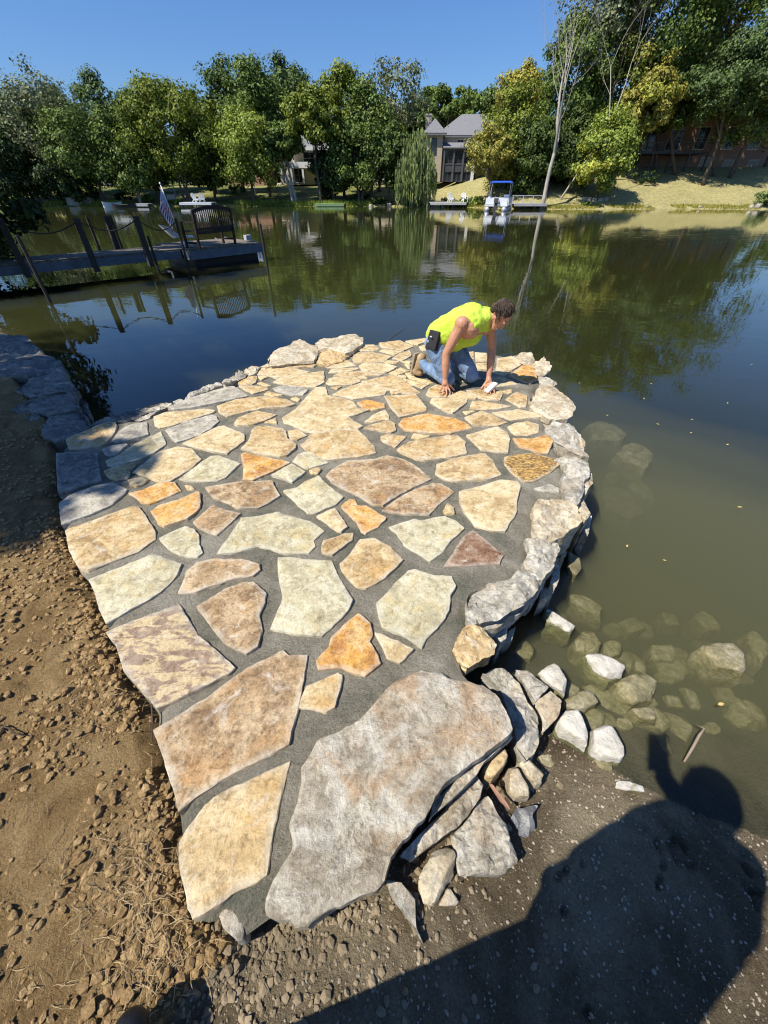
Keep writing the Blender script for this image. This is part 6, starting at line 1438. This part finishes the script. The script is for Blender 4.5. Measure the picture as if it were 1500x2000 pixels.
# the photographer, whose shadow falls on the mud; stands behind the lens, one shoe in the picture
Q0 = np.array((-.1, -.4, -.05)); Q = empty('person', tuple(Q0), "photographer in dark clothes holding up a phone, black shoe tip at the bottom edge", 'person')
DRK = simple('dark_shirt', (.05, .055, .07), .9, .2); SHO = simple('black_rubber', (.012, .012, .014), .45, .3, 30, .3)
b = MB(); b.ell((.07, -.24, 1.60), (.085, .10, .12)); b.cap((.08, -.30, 1.42), (.08, -.27, 1.5), .06, .055); b.cap((.02, -.40, .95), (.08, -.35, 1.30), .15, .19)
for s, S, E, Wr in ((-1, (-.17, -.30, 1.31), (-.25, -.27, 1.05), (-.17, -.27, .92)), (1, (.19, -.37, 1.38), (.31, -.29, 1.12), (.06, -.10, 1.40))):
    b.cap((.08, -.36, 1.34), S, .10, .075); b.cap(S, E, .058, .045); b.cap(E, Wr, .048, .038)
    cpt = Vector((.045, -.05, 1.47)) if s > 0 else Vector((-.12, -.28, .88)); b.cap(Wr, cpt, .032, .030)
    for k in range(4): b.cap(cpt + Vector((0, .0, -.03+.018*k)), Vector((.0+.012*k, -.04, 1.425+.026*k)) if s > 0 else cpt + Vector((-.012+.008*k, .03-.02*k, -.085)), .011, .008, 8)
    b.cap(cpt, Vector((.068, -.045, 1.52)) if s > 0 else cpt + Vector((.03, .02, -.05)), .013, .010, 8)
b.cap((.08, -.24, 1.56), (.08, -.22, 1.60), .07, .06); b.cap((.08, -.155, 1.60), (.08, -.135, 1.585), .012, .015, 8)
wob_(b, 'body', SKN, .009, 4, Q, Q0)
b = MB(); b.cap((-.08, -.35, .88), (.02, -.33, 1.30), .18, .19); b.cap((.04, -.36, 1.31), (-.15, -.30, 1.30), .15, .10); b.cap((.05, -.35, 1.33), (.18, -.36, 1.36), .14, .09)
b.cap((-.17, -.30, 1.31), (-.21, -.29, 1.18), .088, .075); b.cap((.19, -.37, 1.38), (.26, -.33, 1.23), .08, .07); wob_(b, 'shirt', DRK, .012, 4, Q, Q0)
b = MB(); b.ell((-.08, -.37, .86), (.20, .16, .15)); b.cap((-.14, -.35, .82), (-.36, -.30, .45), .105, .075); b.cap((-.36, -.30, .45), (-.60, -.27, .06), .075, .055)
b.cap((.10, -.44, .82), (.20, -.46, .40), .105, .075); b.cap((.20, -.46, .40), (.25, -.60, -.02), .075, .055); wob_(b, 'trousers', DRK, .012, 4, Q, Q0)
for (x, y, z) in ((-.60, -.24, .03), (.25, -.58, -.08)):
    b = MB(); b.cap((x, y-.02, z+.01), (x, y+.03, z+.02), .045, .048); b.cap((x, y+.03, z+.005), (x, y+.145, z-.005), .046, .042); b.cap((x-.01, y, z-.015), (x-.008, y+.13, z-.015), .04, .04); wob_(b, 'shoe', SHO, .007, 3, Q, Q0)
b = MB(); b.cap((.08, -.255, 1.60), (.08, -.24, 1.63), .104, .100, 14); rel(b, Q0).obj('cap', DRK, Q, True)
fwd = Vector((0, CP, -SP)); upv = Vector((0, SP, CP)); rot = Matrix((Vector((1, 0, 0)), fwd, upv)).transposed()
b = MB(); b.box(Vector((0.012, 0, CAMZ)) - fwd*.014 - upv*.05, (.090, .011, .160), rot=rot); tag(b.obj('phone', SHO), "black phone held upright in the photographer's hands, outside the picture", 'phone')
